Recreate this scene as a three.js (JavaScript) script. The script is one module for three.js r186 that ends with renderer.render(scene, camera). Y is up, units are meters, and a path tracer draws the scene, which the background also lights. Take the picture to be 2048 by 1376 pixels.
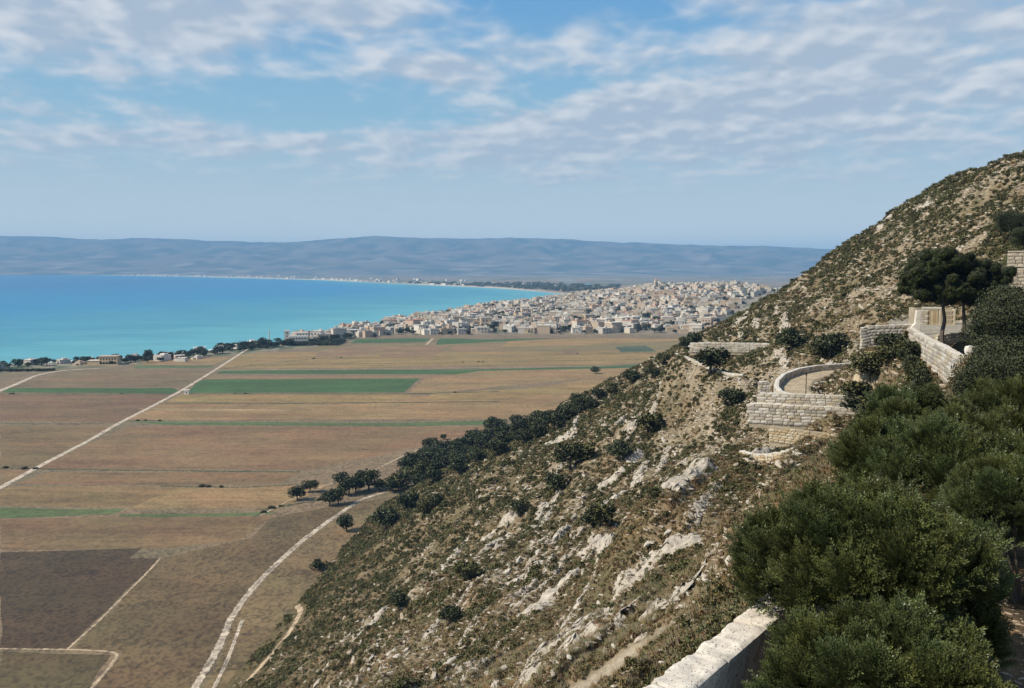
import * as THREE from 'three';
import { mergeGeometries } from 'three/addons/utils/BufferGeometryUtils.js';
import { TessellateModifier } from 'three/addons/modifiers/TessellateModifier.js';
import { createNoise2D, createNoise3D } from 'simplex-noise';

// ---------------------------------------------------------------- camera, sky, sun, exposure
const scene = new THREE.Scene();
const camera = new THREE.PerspectiveCamera(2 * Math.atan(688 / 1800) * 180 / Math.PI, 2048 / 1376, 0.1, 60000);
camera.position.set(0, 100, 0);
camera.rotation.x = -4.86 * Math.PI / 180;
const renderer = new THREE.WebGLRenderer({ antialias: true });
renderer.toneMapping = THREE.LinearToneMapping;
renderer.toneMappingExposure = 1.2;
renderer.shadowMap.enabled = true;

function mulberry(a) { return () => { a = (a + 0x6d2b79f5) | 0; let t = Math.imul(a ^ (a >>> 15), 1 | a); t = (t + Math.imul(t ^ (t >>> 7), 61 | t)) ^ t; return ((t ^ (t >>> 14)) >>> 0) / 4294967296; }; }
const n2 = createNoise2D(mulberry(11)), n2b = createNoise2D(mulberry(12)), n3 = createNoise3D(mulberry(13));
const clamp = (x, a, b) => Math.min(b, Math.max(a, x)), lerp = (a, b, t) => a + (b - a) * t;
const smooth = (a, b, x) => { const t = clamp((x - a) / (b - a), 0, 1); return t * t * (3 - 2 * t); };
function fbm(x, y, oct = 4, n = n2) { let s = 0, a = 0.5; for (let i = 0; i < oct; i++) { s += a * n(x, y); x = x * 2.03 + 17.1; y = y * 2.03 - 9.7; a *= 0.5; } return s; }

const sun = new THREE.DirectionalLight(new THREE.Color(1, 0.92, 0.79), 5.0);
const toSun = new THREE.Vector3(-0.80, 0.86, 0.34).normalize();
sun.name = 'sun';
sun.target.position.set(60, 60, -200);
sun.position.copy(sun.target.position).addScaledVector(toSun, 900);
sun.castShadow = true; sun.shadow.mapSize.set(4096, 4096);
Object.assign(sun.shadow.camera, { left: -450, right: 450, top: 450, bottom: -450, near: 10, far: 2500 });
scene.add(sun, sun.target);

function makeSky() {
  const W = 4096, H = 2048, data = new Float32Array(W * H * 4);
  // banks of altocumulus: [azimuth from north in degrees, elevation, half width, half height, strength]
  const banks = [[20, 10.6, 15, 3.4, 0.72], [22, 14.3, 9, 2.0, 0.55], [9, 8.2, 10, 2.0, 0.45], [-25, 14.2, 13, 3.2, 0.75], [-13, 15.0, 8, 1.7, 0.5], [-3.5, 11.9, 4.6, 1.3, 0.55], [4.8, 14.3, 3.2, 0.9, 0.5], [-14, 7.4, 32, 1.6, 0.5], [11, 16.2, 4, 0.8, 0.45], [-25, 10.8, 6, 0.8, 0.3],
    [-14, 10.0, 12, 0.9, -0.35], [2, 16.3, 5, 0.9, -0.3], [3.5, 11.0, 3, 1.3, -0.3]];
  const na = createNoise2D(mulberry(77)), nb = createNoise2D(mulberry(78));
  const f5 = (x, y, o) => fbm(x, y, o, na), hor = [0.41, 0.495, 0.545], glow = [0.60, 0.49, 0.28], mid = [0.245, 0.43, 0.565], top = [0.115, 0.30, 0.55], zen = [0.065, 0.18, 0.43];
  for (let r = 0; r < H; r++) {
    const el = ((r + 0.5) / H - 0.5) * Math.PI, e = el * 180 / Math.PI, y = Math.sin(el), cy = Math.cos(el);
    const base = [0, 1, 2].map((c) => (e < 18 ? lerp(lerp(hor[c], mid[c], smooth(2, 10, e)), top[c], smooth(8, 18, e)) : lerp(top[c], zen[c], smooth(17, 70, e))) + glow[c] * Math.exp(-Math.max(0, e - 0.8) / 2.1));
    for (let c = 0; c < W; c++) {
      const i = (r * W + c) * 4;
      if (e <= 0) { data.set([0.20, 0.21, 0.22, 1], i); continue; }
      const az = ((c + 0.5) / W - 0.5) * 2 * Math.PI, x = Math.cos(az) * cy, z = Math.sin(az) * cy;
      let a = Math.atan2(x, -z) * 180 / Math.PI;
      const k = 1 / (y + 0.13), px = x * k, pz = z * k;
      const big = f5(px * 0.3 + 3, pz * 0.3, 3);
      let cov = 0.06 + big * 0.55;
      const inView = 1 - smooth(34, 60, Math.abs(a)) * 1 - smooth(18, 32, e);
      if (inView > 0) {
        let s = 0.02;
        const wa = a + 3.5 * f5(a * 0.06, e * 0.16, 3), we = e + 1.4 * f5(a * 0.07 + 40, e * 0.2, 3);
        for (const b of banks) { const q = ((wa - b[0]) / b[2]) ** 2 + ((we - b[1]) / b[3]) ** 2; if (q < 6) s += b[4] * Math.exp(-q); }
        cov = lerp(cov, s - 0.14 + 0.2 * big, clamp(inView, 0, 1));
      }
      const sx = px * 2.6 - 60, sz = pz * 2.3;
      const wx = 0.14 * f5(sx * 0.9 + 7, sz * 0.9, 3), puff = 0.72 * f5(sx + wx, sz - wx, 7) + 0.30 * (0.42 - Math.abs(na(sx * 1.7 + 31, sz * 1.7)) - 0.5 * Math.abs(na(sx * 3.6 + 5, sz * 3.6))), ahead = f5(sx - 0.12, sz + 0.16, 6);
      const low = smooth(0.5, 7, e);
      const d = cov + puff * lerp(0.3, 0.62, low);
      let alpha = smooth(-0.24, 0.52, d) * smooth(0.8, 5.5, e) * 0.92;
      alpha *= lerp(0.75, 1, low);
      const lit = clamp(0.46 + (puff - ahead) * 1.2 + puff * 0.5 - smooth(0.25, 0.75, cov + puff * 0.3) * 0.22, 0, 1);
      const thin = 1 - smooth(0.0, 0.5, d);
      for (let q = 0; q < 3; q++) {
        const grey = [0.375, 0.44, 0.525][q], white = [0.62, 0.635, 0.66][q];
        let cl = lerp(grey, white, clamp(lit + thin * 0.15, 0, 1));
        cl = lerp(lerp(hor[q], cl, 0.45), cl, smooth(2, 10, e));
        data[i + q] = lerp(base[q], cl, alpha);
      }
      data[i + 3] = 1;
    }
  }
  const t = new THREE.DataTexture(data, W, H, THREE.RGBAFormat, THREE.FloatType);
  t.mapping = THREE.EquirectangularReflectionMapping; t.magFilter = THREE.LinearFilter; t.minFilter = THREE.LinearFilter; t.needsUpdate = true;
  return t;
}
scene.background = scene.environment = makeSky();
scene.fog = new THREE.FogExp2(new THREE.Color(0.31, 0.63, 1.0), 0.000072);

// ---------------------------------------------------------------- helpers
const taken = new Map();
function numbered(name) { const k = taken.get(name) ?? 0; taken.set(name, k + 1); return k ? name + '_' + String(k).padStart(3, '0') : name; }
function tag(o, label, category, group, kind) {
  if (label) o.userData.label = label;
  if (category) o.userData.category = category;
  if (group) o.userData.group = group;
  if (kind) o.userData.kind = kind;
  return o;
}
function shadows(o) { o.castShadow = true; o.receiveShadow = true; return o; }
function part(name, geometry, material, parent) { const m = shadows(new THREE.Mesh(geometry, material)); m.name = name; if (parent) parent.add(m); return m; }
function thing(name, label, category, x, y, d, turn = 0, group) { const g = new THREE.Group(); g.name = numbered(name); g.position.set(x, y, -d); g.rotation.y = turn; tag(g, label, category, group); scene.add(g); return g; }
function structure(name, geometry, material) { const m = shadows(new THREE.Mesh(geometry, material)); m.name = numbered(name); m.userData.kind = 'structure'; scene.add(m); return m; }
function mat(r, g, b, rough = 0.95, extra = {}) { const m = new THREE.MeshPhysicalMaterial({ roughness: rough, specularIntensity: 0.4, ...extra }); m.color.setRGB(r, g, b); return m; }
function geom(pos, idx, col, uv) {
  const g = new THREE.BufferGeometry();
  g.setAttribute('position', new THREE.Float32BufferAttribute(pos, 3));
  if (col) g.setAttribute('color', new THREE.Float32BufferAttribute(col, 3));
  if (uv) g.setAttribute('uv', new THREE.Float32BufferAttribute(uv, 2));
  if (idx) g.setIndex(idx);
  g.computeVertexNormals();
  return g;
}
// a tiling grey texture from a function of wrapped coordinates
function periodic(seed) {
  const R = mulberry(seed), T = new Float32Array(65536).map(() => R());
  return (x, y, px, py) => {
    const ix = Math.floor(x), iy = Math.floor(y), fx = x - ix, fy = y - iy, s = fx * fx * (3 - 2 * fx), t = fy * fy * (3 - 2 * fy);
    const X0 = ((ix % px) + px) % px, X1 = (X0 + 1) % px, Y0 = ((iy % py) + py) % py, Y1 = (Y0 + 1) % py, at = (a, b) => T[(a * 131 + b * 1973 + px * 7) & 65535];
    return lerp(lerp(at(X0, Y0), at(X1, Y0), s), lerp(at(X0, Y1), at(X1, Y1), s), t);
  };
}
function texture(size, f, tile) {
  const d = new Uint8Array(size * size * 4);
  for (let y = 0; y < size; y++) for (let x = 0; x < size; x++) { const v = f(x / size, y / size), i = (y * size + x) * 4, a = Array.isArray(v) ? v : [v, v, v]; for (let c = 0; c < 3; c++) d[i + c] = clamp(a[c], 0, 1) * 255; d[i + 3] = 255; }
  const t = new THREE.DataTexture(d, size, size); t.wrapS = t.wrapT = THREE.RepeatWrapping; t.magFilter = THREE.LinearFilter; t.minFilter = THREE.LinearMipmapLinearFilter; t.generateMipmaps = true; t.repeat.set(1 / tile, 1 / tile); t.needsUpdate = true;
  return t;
}
const pn = periodic(5), pfbm = (x, y, p, o) => { let s = 0, a = 0.5, q = p; for (let i = 0; i < o; i++) { s += a * pn(x * q + i * 3, y * q, q, q); q *= 2; a *= 0.5; } return s / (1 - 2 ** -o); };
// ---------------------------------------------------------------- the lie of the land (x to the right, d metres ahead of the viewpoint)
function table(rows) { return (x) => { if (x <= rows[0][0]) return rows[0][1]; for (let i = 1; i < rows.length; i++) if (x <= rows[i][0]) { const [a, b] = [rows[i - 1], rows[i]]; return lerp(a[1], b[1], (x - a[0]) / (b[0] - a[0])); } return rows[rows.length - 1][1]; }; }
function softTable(rows, w) { const t = table(rows); return (x) => (t(x - w) + t(x - w / 2) + t(x) + t(x + w / 2) + t(x + w)) / 5; }
const footX = softTable([[-200, -240], [0, -150], [30, -134], [60, -118], [120, -94], [190, -72], [264, -66], [373, -58], [439, -33], [549, 6], [675, 64], [971, 164], [1241, 258], [1717, 434], [2600, 800]], 14);
const rise = softTable([[-40, -12], [0, -1], [12, 4], [30, 14], [60, 30], [100, 51], [141, 71], [160, 82], [185, 97], [207, 112], [230, 127], [247, 132.5], [262, 134], [278, 132], [311, 124], [400, 108], [900, 80]], 7);
const hillS = (x, d) => (x - footX(d)) * (lerp(1.14, 1, smooth(250, 420, d)) + 0.05 * smooth(10, 40, d) * (1 - smooth(70, 108, d)));
// level benches cut into the slope: centre line [x, d, height], half width, blend
const benches = [];
function bench(line, half, blend) { const b = { line, half, blend, box: [Infinity, Infinity, -Infinity, -Infinity] }; for (const [x, d] of line) { b.box[0] = Math.min(b.box[0], x); b.box[1] = Math.min(b.box[1], d); b.box[2] = Math.max(b.box[2], x); b.box[3] = Math.max(b.box[3], d); } benches.push(b); }
function onLine(line, x, d) {
  let best = Infinity, h = 0;
  for (let i = 1; i < line.length; i++) {
    const [ax, ad, ah] = line[i - 1], [bx, bd, bh] = line[i], ux = bx - ax, ud = bd - ad, t = clamp(((x - ax) * ux + (d - ad) * ud) / (ux * ux + ud * ud), 0, 1);
    const q = Math.hypot(x - ax - ux * t, d - ad - ud * t);
    if (q < best) { best = q; h = lerp(ah, bh, t); }
  }
  return [best, h];
}
function hillBase(x, d) {
  const s = hillS(x, d);
  let h = rise(s);
  const on = smooth(0, 45, s);
  h += on * (fbm(x * 0.011 + 5, d * 0.011, 3) * 6 + fbm(x * 0.05, d * 0.05 + 9, 3) * 2.2);
  return h;
}
function hillH(x, d) {
  let h = hillBase(x, d);
  for (const b of benches) {
    const m = b.half + b.blend;
    if (x < b.box[0] - m || x > b.box[2] + m || d < b.box[1] - m || d > b.box[3] + m) continue;
    const [q, bh] = onLine(b.line, x, d);
    h = lerp(h, bh, 1 - smooth(b.half, b.half + b.blend, q));
  }
  return h;
}
bench([[2.6, -20, 94], [3.2, 4, 94], [5.2, 8.5, 94], [8.6, 13, 93.9], [14, 22, 93.4], [23, 40, 92.5]], 3.9, 5);
bench([[45.2, 117.6, 82.2], [43, 119, 82.2], [40, 124, 82.2], [41.5, 132, 82.2], [46, 143, 82.2], [53, 153, 82.1], [62, 159, 82], [75, 163, 82]], 2.3, 2.2);
bench([[53, 88, 90.7], [58, 102, 90.9], [62, 118, 91], [68, 141, 91.1]], 8.5, 4.5);
bench([[76, 124, 96], [86, 128, 96]], 6, 5);
bench([[57, 238.5, 79.4], [63, 238.5, 79.4], [73, 238, 79.6], [84, 233, 80]], 2.2, 3);
bench([[20, 98, 74.5], [29, 106, 76.8], [42, 106, 77.6]], 4, 9);
bench([[24, 44, 89.6], [31, 58, 88], [38, 72, 87.6]], 6, 8);
bench([[31, 84, 80.5], [39, 99, 80]], 4, 7);
bench([[48.2, 119.2, 88.9], [50.4, 118.2, 88.9], [48.5, 108, 88.6], [44, 96, 88], [41, 88, 87.8]], 1.2, 2.6);
bench([[44.5, 238, 76.6], [47, 226, 75.6], [50, 212, 74.5], [53, 204, 74]], 1.2, 7);
// the plain, the bay and the low ridge that the town stands on
const coast = [[-6000, -900], [-2600, 120], [-1300, 520], [-800, 760], [-532, 929], [-430, 1010], [-395, 1075], [-350, 1140], [-318, 1215], [-290, 1330], [-262, 1500], [-205, 1740], [-160, 1960], [-95, 2260], [20, 2520], [130, 2900], [225, 3330], [150, 3640], [-60, 4350], [-420, 5050], [-1540, 7250], [-3700, 10100], [-8600, 15100], [-16000, 20500]];
function coastDistance(x, d) {   // positive on land
  let best = Infinity, inside = false;
  for (let i = 1; i < coast.length; i++) {
    const [ax, ad] = coast[i - 1], [bx, bd] = coast[i], ux = bx - ax, ud = bd - ad, t = clamp(((x - ax) * ux + (d - ad) * ud) / (ux * ux + ud * ud), 0, 1);
    best = Math.min(best, Math.hypot(x - ax - ux * t, d - ad - ud * t));
    if ((ad > d) !== (bd > d) && x > ax + (d - ad) / ud * ux) inside = !inside;
  }
  return inside || d > 20500 ? best : -best;
}
function townRise(x, d) { return 44 * Math.exp(-(((x - 520) / 300) ** 2)) * smooth(1330, 2300, d) * (1 - smooth(2500, 3300, d)) + 5 * smooth(1250, 1500, d) * smooth(-350, 0, x) * (1 - smooth(2400, 3200, d)); }
function groundH(x, d, sd = coastDistance(x, d)) {
  const far = smooth(1100, 2500, d);
  return Math.min(0, sd * 0.03) * 3 + smooth(0, 120, sd) * (townRise(x, d) + far * 3 * fbm(x * 0.004, d * 0.004, 2)) - (sd < 0 ? 1.3 : 1.3 * (1 - smooth(0, 18, sd)));
}
const LAYOUT = {"fields":[["brown",[[-404.5,705.1],[-265.5,705.1],[-259.5,638.9],[-253.8,576.2],[-335.8,583.9]]],["olivebrown",[[-324.1,563.3],[-252.9,563.3],[-242.9,493.6],[-238.6,448.1],[-256.3,443.6]]],["brownred",[[-253.7,439.1],[-237.6,441.3],[-234.1,404.4]]],["tan",[[-250.5,705.1],[-25,696.8],[148.5,897.8],[81.1,702.3],[8.6,589.8],[-254.6,585.8],[-257,660.4]]],["ochre",[[-262.3,705.1],[-76.6,705.1],[-98.8,667.9],[-257,660.4]]],["ochre",[[-61.3,710.8],[98.6,779.6],[90.3,746.8],[-5.3,675.5],[-69.7,675.5]]],["pale",[[-266.5,634.3],[-153.9,632],[-161.7,620.9],[-254.9,623.1]]],["brownrose",[[-242.7,561.5],[-7.6,561.5],[-28,529.4],[-66.2,481.4],[-100.1,439.1],[-180.3,441.3],[-238.9,439.1],[-240.3,488.1]]],["brownred",[[-228.6,433.6],[-103.8,433.6],[-108,412.1],[-162.4,408.2],[-230.4,410.2]]],["tanolive",[[-229.9,397],[-228.3,406.3],[-159,405.4],[-125.8,401.6],[-162.2,370],[-215.4,371.5]]],["tan",[[-154.1,404.4],[-84.4,410.2],[-96.8,368.4],[-158.7,366.8]]],["brownolive",[[-203.5,350.5],[-158.3,356.3],[-105.5,362.2],[-97.3,354.8],[-100.2,324.1],[-125.5,313.5],[-181.9,312.4]]],["dark",[[-180.6,310.1],[-132,314.1],[-132.8,303],[-121.4,303],[-116.9,228.8],[-134.9,229.4]]],["oliveturf",[[-133.3,226.6],[-104.1,226],[-100.2,203.5],[-120.2,203.5]]],["turf",[[-120.5,303],[-97.4,327.2],[-96.9,353.3],[-79.8,366.8],[-65.9,383],[-72.3,350.5],[-77.4,321.1],[-80.6,286.3],[-81.2,266.2],[-80.3,248.6],[-77.6,231.6],[-75,203.5],[-99.1,203.5],[-101.5,226.9],[-115.1,229.4]]],["grass",[[-32.5,398.9],[-38.9,373.1],[-43.5,327.2],[-46.2,296.2],[-46.6,268.3],[-47.8,258.1],[-43.4,219.5],[-42.7,203.5],[-73.2,203.5],[-76.3,231.6],[-78.9,248.6],[-79.7,266.2],[-79,286.3],[-75.5,321.1],[-70.3,350.5],[-63.2,379.7]]],["green",[[-260.6,713.7],[-279.5,800.7],[-82.7,808],[-86.7,716.6]]],["green",[[-289.7,846.5],[-289.3,871.4],[-41.3,880],[89.2,906.9],[154.7,935.5],[144.9,906.9],[-37,838.5]]],["greenold",[[-213.6,368.4],[-160.4,366.8],[-161.6,359.2],[-204.7,352.6]]],["green",[[-418.8,743.6],[-282.7,743.6],[-270.6,725.4],[-270.4,710.8],[-409.4,716.6]]],["greenold",[[-253.5,580],[-72.3,574.4],[-12.8,583.9],[-12.5,568.8],[-70.7,561.5],[-221.8,568.8]]],["greenold",[[-95.2,362.2],[-101.8,356.3],[-141.3,354.1],[-159.3,356.3],[-159.3,358.5],[-127,359.2]]],["rose",[[-281.6,826.8],[-35.3,830.7],[-83.5,811.7],[-279.9,804.3]]],["greybrown",[[-411.1,871.4],[-283.1,867.1],[-270.4,749.9],[-419.8,746.8],[-430.5,815.4]]],["greenold",[[-387,916.3],[-306.6,916.3],[-299,897.8],[-374.5,888.8]]],["ochre",[[-315.8,1021.3],[-297.5,1057.7],[-14.3,1070.4],[186.1,1090],[161.5,960.8],[90.6,921],[-293.6,884.4]]],["tan",[[-399.2,960.8],[-314,1015.5],[-308.2,921],[-377.7,921]]],["ochregreen",[[-302.2,1064],[-241.3,1070.4],[-245.4,1145.9],[-16.3,1216.1],[253.3,1276.9],[209.9,1103.4],[-14.5,1083.4]]],["rose",[[-230.7,1076.8],[-196.8,1160.8],[-149.5,1145.9],[-157.1,1027.2],[-222.4,998.5]]],["rose",[[-161.3,1138.6],[-80.3,1160.8],[-87.3,1015.5],[-148,1004.1]]],["rose",[[-73.8,1160.8],[-9.2,1176.1],[-14.7,1096.7],[-79.1,1057.7]]],["green",[[-216.8,1258.9],[-113.1,1276.9],[-117.2,1207.9],[-213.9,1183.9]]],["green",[[-101.7,1267.8],[-2.9,1295.4],[92.9,1324.1],[75.4,1276.9],[-99.7,1160.8]]],["tanbright",[[-2.7,1224.4],[111,1276.9],[261,1354.2],[242.9,1241.4],[101,1160.8],[-15.1,1131.4]]],["darkgreen",[[130.6,1131.4],[172.4,1153.3],[172,1070.4],[128.7,1057.7]]],["greybrown",[[59.1,1103.4],[78,1110.3],[79.8,1051.4],[60.3,1039.2]]],["tan",[[-78.6,808],[-31,867.1],[143.5,897.8],[127.1,854.6],[-61.6,713.7],[-83.6,713.7]]]],"roads":[["farm_road",3,[[-231,376.4],[-233,402.6],[-238.6,448.1],[-245.5,516.9],[-253.8,576.2],[-259.5,638.9],[-269.9,731.4],[-290.7,875.7],[-328.6,1124.3]]],["farm_road",4.2,[[-405.9,680.7],[-417.7,728.3],[-424.4,762.8],[-443.2,830.7],[-443,867.1],[-432,884.4],[-409.3,888.8]]],["white_track",1.9,[[-75.4,203],[-76.8,223],[-78,234.8],[-80.3,248.6],[-81.2,266.2],[-80.6,286.3],[-77.4,321.1],[-72.3,350.5],[-65.6,381.4],[-56.8,395.2]]],["white_track",0.9,[[-70.7,203],[-72.7,222.4],[-74.6,234.8],[-76.7,248.6]]],["farm_track",1.3,[[-96.3,378.9],[-87.6,403.5],[-83.6,412.1],[-69.5,433.6],[-59.2,468.5],[-41.6,513.9],[-27.8,526.2]]],["farm_track",1.5,[[-61.9,203],[-58.8,218.1],[-58.5,234.8],[-59.8,248.6],[-63.5,258.1]]],["farm_track",0.7,[[-121.4,303],[-120.1,291.1],[-118.6,268.3],[-117.1,245],[-116.8,228.8]]],["farm_track",0.8,[[-100,203],[-100.9,216.7],[-101.8,227.2],[-114.7,228.5],[-134.7,229.1]]],["farm_track",2.2,[[-289.3,871.4],[-160.1,884.4],[-12,897.8],[89.6,911.6]]],["farm_track",3.5,[[-111.3,1160.8],[-111.6,1267.8]]],["farm_track",0.8,[[-101.8,356.3],[-96.3,378.9]]],["farm_track",1.6,[[-307.5,1051.4],[-267.9,1057.7],[-228,1064]]]],"margins":[[[-256.3,443.6],[-240,441.3],[-178.9,438],[-104,434.7]],[[-406.1,708],[-266.5,708]],[[-255.4,708],[-84.9,708],[-9.7,722.4]],[[-292.2,880],[-212.9,992.9],[-13.6,1015.5],[187.6,1064]],[[-161.7,406.3],[-126.3,403.5],[-89,410.2]],[[-269.6,921],[-117.1,935.5],[40.8,960.8],[162.3,982]],[[-226.8,582],[-257.1,583.9]],[[-99.9,368.4],[-103.4,354.8]],[[-82.9,381.4],[-104.3,365.3]],[[-257,660.4],[-156.4,657.9],[-9,667.9]],[[-329.3,572.5],[-289.8,570.6],[-254.6,574.4]]],"plainTrees":[[-92.8,381.4,6.6],[-90.1,394.3,5.6],[-76.6,371.5,6.8],[-73.5,373.1,7.3],[-79,406.3,6.5],[-71.9,389.9,8.1],[-69.6,394.3,7.2],[-64.6,398,9.6],[-59.8,398,5.5],[-55,395.2,6.3],[-53.4,403.5,6],[-62.9,334.8,6.6],[-7.4,545.9,8],[3.8,558,8.2],[11.2,552.7,7.5],[-39.6,516.9,3.5],[79.1,842.5,7.5]],"hillTrees":[[-49.6,400.7,10.2],[-43.3,302.7,8.7],[-37.1,313.1,7.7],[-43.6,408.2,10.4],[-33.4,360.7,8.8],[47.3,192.7,3.9],[33.2,217.7,5.1],[25.2,202.3,4],[13.9,212.3,5.4],[16.3,212.1,4.7],[10.5,203.9,4.1],[66.7,213.4,5],[63.9,185.7,3.1],[65,182.9,5.1],[47.6,214.3,5.5],[37.4,327.5,5.1],[44.2,327.6,4.4],[46.9,298.6,3.3],[13.9,139,3.6],[13.1,142.9,2.9],[-9.1,127.7,2.7],[-7.5,148.4,2.8],[-20,156,2.6],[-23.4,268.1,3.9],[-26.7,267.7,3.6],[-63.7,291.1,3.9],[1.8,201.3,3.4],[15.8,97.4,1.4],[67.8,332.1,4.1],[65.1,332.3,4.8],[55.9,326.8,4]],"outcrops":[[[40,170.7],[31.5,152.6],[17.8,101.3],[14.7,97.4],[12.5,97.1]],[[12.3,97.9],[12.8,128.3],[8.2,123.8]],[[8.5,118],[4.9,112.6],[1.6,106.8]],[[0,60.1],[2.5,57.4],[4.5,57.6],[6.3,57.2]],[[7.8,54.6],[8.9,54.6],[9.8,51.3]],[[9.9,91],[11.6,90.1],[13.6,89.9],[16,89.2],[19.6,89.2]],[[-7.4,83.1],[-4.7,87.5],[-2.9,98.5]],[[1.3,62.7],[3.7,60.4],[6.6,61.7]],[[28.3,104.5],[31.8,111.5],[36.7,121.3]],[[-8,204.5],[-2.8,206.2],[1.8,200.7]],[[16.8,97.2],[21.7,103.8],[24.2,107]],[[10.6,52.3],[11.2,51]],[[75.7,326.8],[83.8,330.3],[99.1,374.6]],[[6.3,309.3],[14.6,300.7],[21.1,297.6]],[[25.6,201.2],[30.4,203.1]],[[125.1,316.5],[128.9,317.6],[145.2,344.1]],[[147.9,318.1],[154.2,322.4],[158.4,320.3]],[[133.5,300.9],[132.2,284]],[[-1.8,128.4],[2.8,137.6],[4.9,129]],[[18.2,194.3],[22.9,196.4],[26.4,198.2]]],"hillPath":[[[3.5,48.1],[5,48.9],[6.6,48.9],[8.3,48.9],[9.8,48.3],[10.3,48.1]]],"pathWall":[[28.6,110.5],[28.6,107.6],[29.4,105],[31,102.6],[33.2,100.8],[35,100]],"lowPath":[[43.6,239.5],[44.6,233],[46.6,226],[48.4,218.5],[50,212],[53,205]],"woodTrees":[[-43.1,398,7.9],[-13.1,337.8,7.5],[-13.4,508.3,10.7],[19.5,324.4,6.9],[-4.1,360.1,7.6],[-45.1,434.4,7.8],[-23.8,493.3,7.4],[-38.3,466.2,8.8],[-48.8,442.5,10.2],[-20.5,354.8,6.3],[-5.7,329.5,7.6],[-46,463.7,7.2],[11.8,335.7,6],[-31.9,472.7,9.9],[24.7,333.9,5.7],[15.3,317.6,7.4],[-48,416.7,8.3],[2.6,360.2,7.7],[-6.7,351.5,5.5],[-41.8,445.8,10.1],[-14.2,355.2,6.4],[8.9,343.7,7.5],[-30.4,341.7,7],[26.7,328.8,6.8],[21.3,329.7,5.3],[-52,433.4,9],[-45.3,409.7,9.5],[-32.9,445.5,7.5],[25.4,340.6,6.4],[4.9,329.1,6.7],[1.9,355.3,5.3],[-42.7,460.4,8.1],[-15.7,378.1,5.8],[-32.1,467.4,8.2],[-12.6,384.1,7.2],[-44,467.6,7.8],[-48.7,449.5,6.7],[32.8,336.1,5.4],[-33.8,450.4,10.3],[-29.6,480.9,7.3],[-24,377.4,6.2],[-22.1,498.3,11.4],[23.9,323.7,5.5],[-36.5,475.9,8],[14.3,364.3,7.1],[3.8,405.2,6],[9.9,323.7,7.4],[-39.9,472.4,10],[-10.9,538,12.1],[3.5,334.9,5.7],[-4.1,536.3,8.3],[-4.7,403.2,7.1],[-24.8,470.6,7.9],[28.1,314.5,4.6],[-34.8,458.8,8.1],[10.1,371.8,8.2],[-19.1,492.5,11],[15.3,330.3,5.6],[-44.7,484.6,9.8],[-24.4,384,7.7],[-32.1,362.6,5.5],[-52.6,444.4,6.6],[-28.7,489,8.8],[7.1,362.1,8.2],[-19.7,330.6,7.6],[-15.7,498.4,8.1]]};
// ---------------------------------------------------------------- ground textures (grain only, one tile a few metres to a hundred metres wide)
const rowsTex = texture(1024, (u, v) => {
  let s = 0.25 * pn(u * 6, v * 90, 6, 90) + 0.3 * pn(u * 4 + 9, v * 34, 4, 34) + 0.2 * pn(u * 3, v * 190, 3, 190) + 0.25 * pfbm(u, v, 24, 4);
  const w = 0.8 + 0.62 * (s - 0.5);
  return w + (pn(u * 260, v * 260, 260, 260) - 0.5) * 0.16 + (pn(u * 30, v * 64 + 5, 30, 64) - 0.5) * 0.18 + (pn(u * 120, v * 70 + 5, 120, 70) - 0.5) * 0.36;
}, 110);
const grassTex = texture(1024, (u, v) => { const a = pfbm(u, v, 8, 6), b = pn(u * 300, v * 220, 300, 220); const m = pn(u * 46 + 7, v * 30, 46, 30), k = pn(u * 90, v * 70 + 3, 90, 70); return 0.8 + (a - 0.5) * 0.45 + (b - 0.5) * 0.35 + (m - 0.5) * 0.26 + (k - 0.5) * 0.75; }, 70);
const soilTex = texture(1024, (u, v) => {
  const a = pfbm(u, v, 6, 6), b = pn(u * 180, v * 180, 180, 180), c = pn(u * 60 + 5, v * 60, 60, 60), pebble = smooth(0.80, 0.93, b) * 0.5;
  const w = 0.72 + (a - 0.5) * 0.6 + (c - 0.5) * 0.3 + (b - 0.5) * 0.2 + pebble;
  return [w * 1.0, w * (0.985 + 0.03 * c), w * (0.95 + 0.08 * pebble)];
}, 7);
const soilBump = texture(512, (u, v) => pfbm(u, v, 24, 5), 7);
const stoneTex = texture(512, (u, v) => { const a = pfbm(u, v, 5, 6), p = pn(u * 70, v * 70, 70, 70); return 0.86 + (a - 0.5) * 0.5 - smooth(0.78, 0.9, p) * 0.28; }, 1.6);
const stoneBump = texture(512, (u, v) => pfbm(u, v, 14, 5), 1.6);

// sheets of a fan-shaped grid, finer near the viewpoint; f(x, d) gives [height, r, g, b]
function fan(t0, t1, dt, d0, d1, ratio, f, keep) {
  const ds = [], ts = []; for (let d = d0; d < d1 * ratio; d *= ratio) ds.push(d); for (let t = t0; t <= t1 + 1e-9; t += dt) ts.push(t);
  const pos = [], col = [], uv = [], idx = [], n = ts.length, ok = [];
  for (const d of ds) for (const t of ts) { const x = t * d, [h, r, g, b] = f(x, d); pos.push(x, h, -d); col.push(r, g, b); uv.push(x, d); ok.push(!keep || keep(x, d, h)); }
  for (let i = 0; i + 1 < ds.length; i++) for (let j = 0; j + 1 < n; j++) { const a = i * n + j; if (ok[a] || ok[a + 1] || ok[a + n] || ok[a + n + 1]) idx.push(a, a + 1, a + n + 1, a, a + n + 1, a + n); }
  return geom(pos, idx, col, uv);
}
const mixc = (a, b, t) => [lerp(a[0], b[0], t), lerp(a[1], b[1], t), lerp(a[2], b[2], t)];

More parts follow.
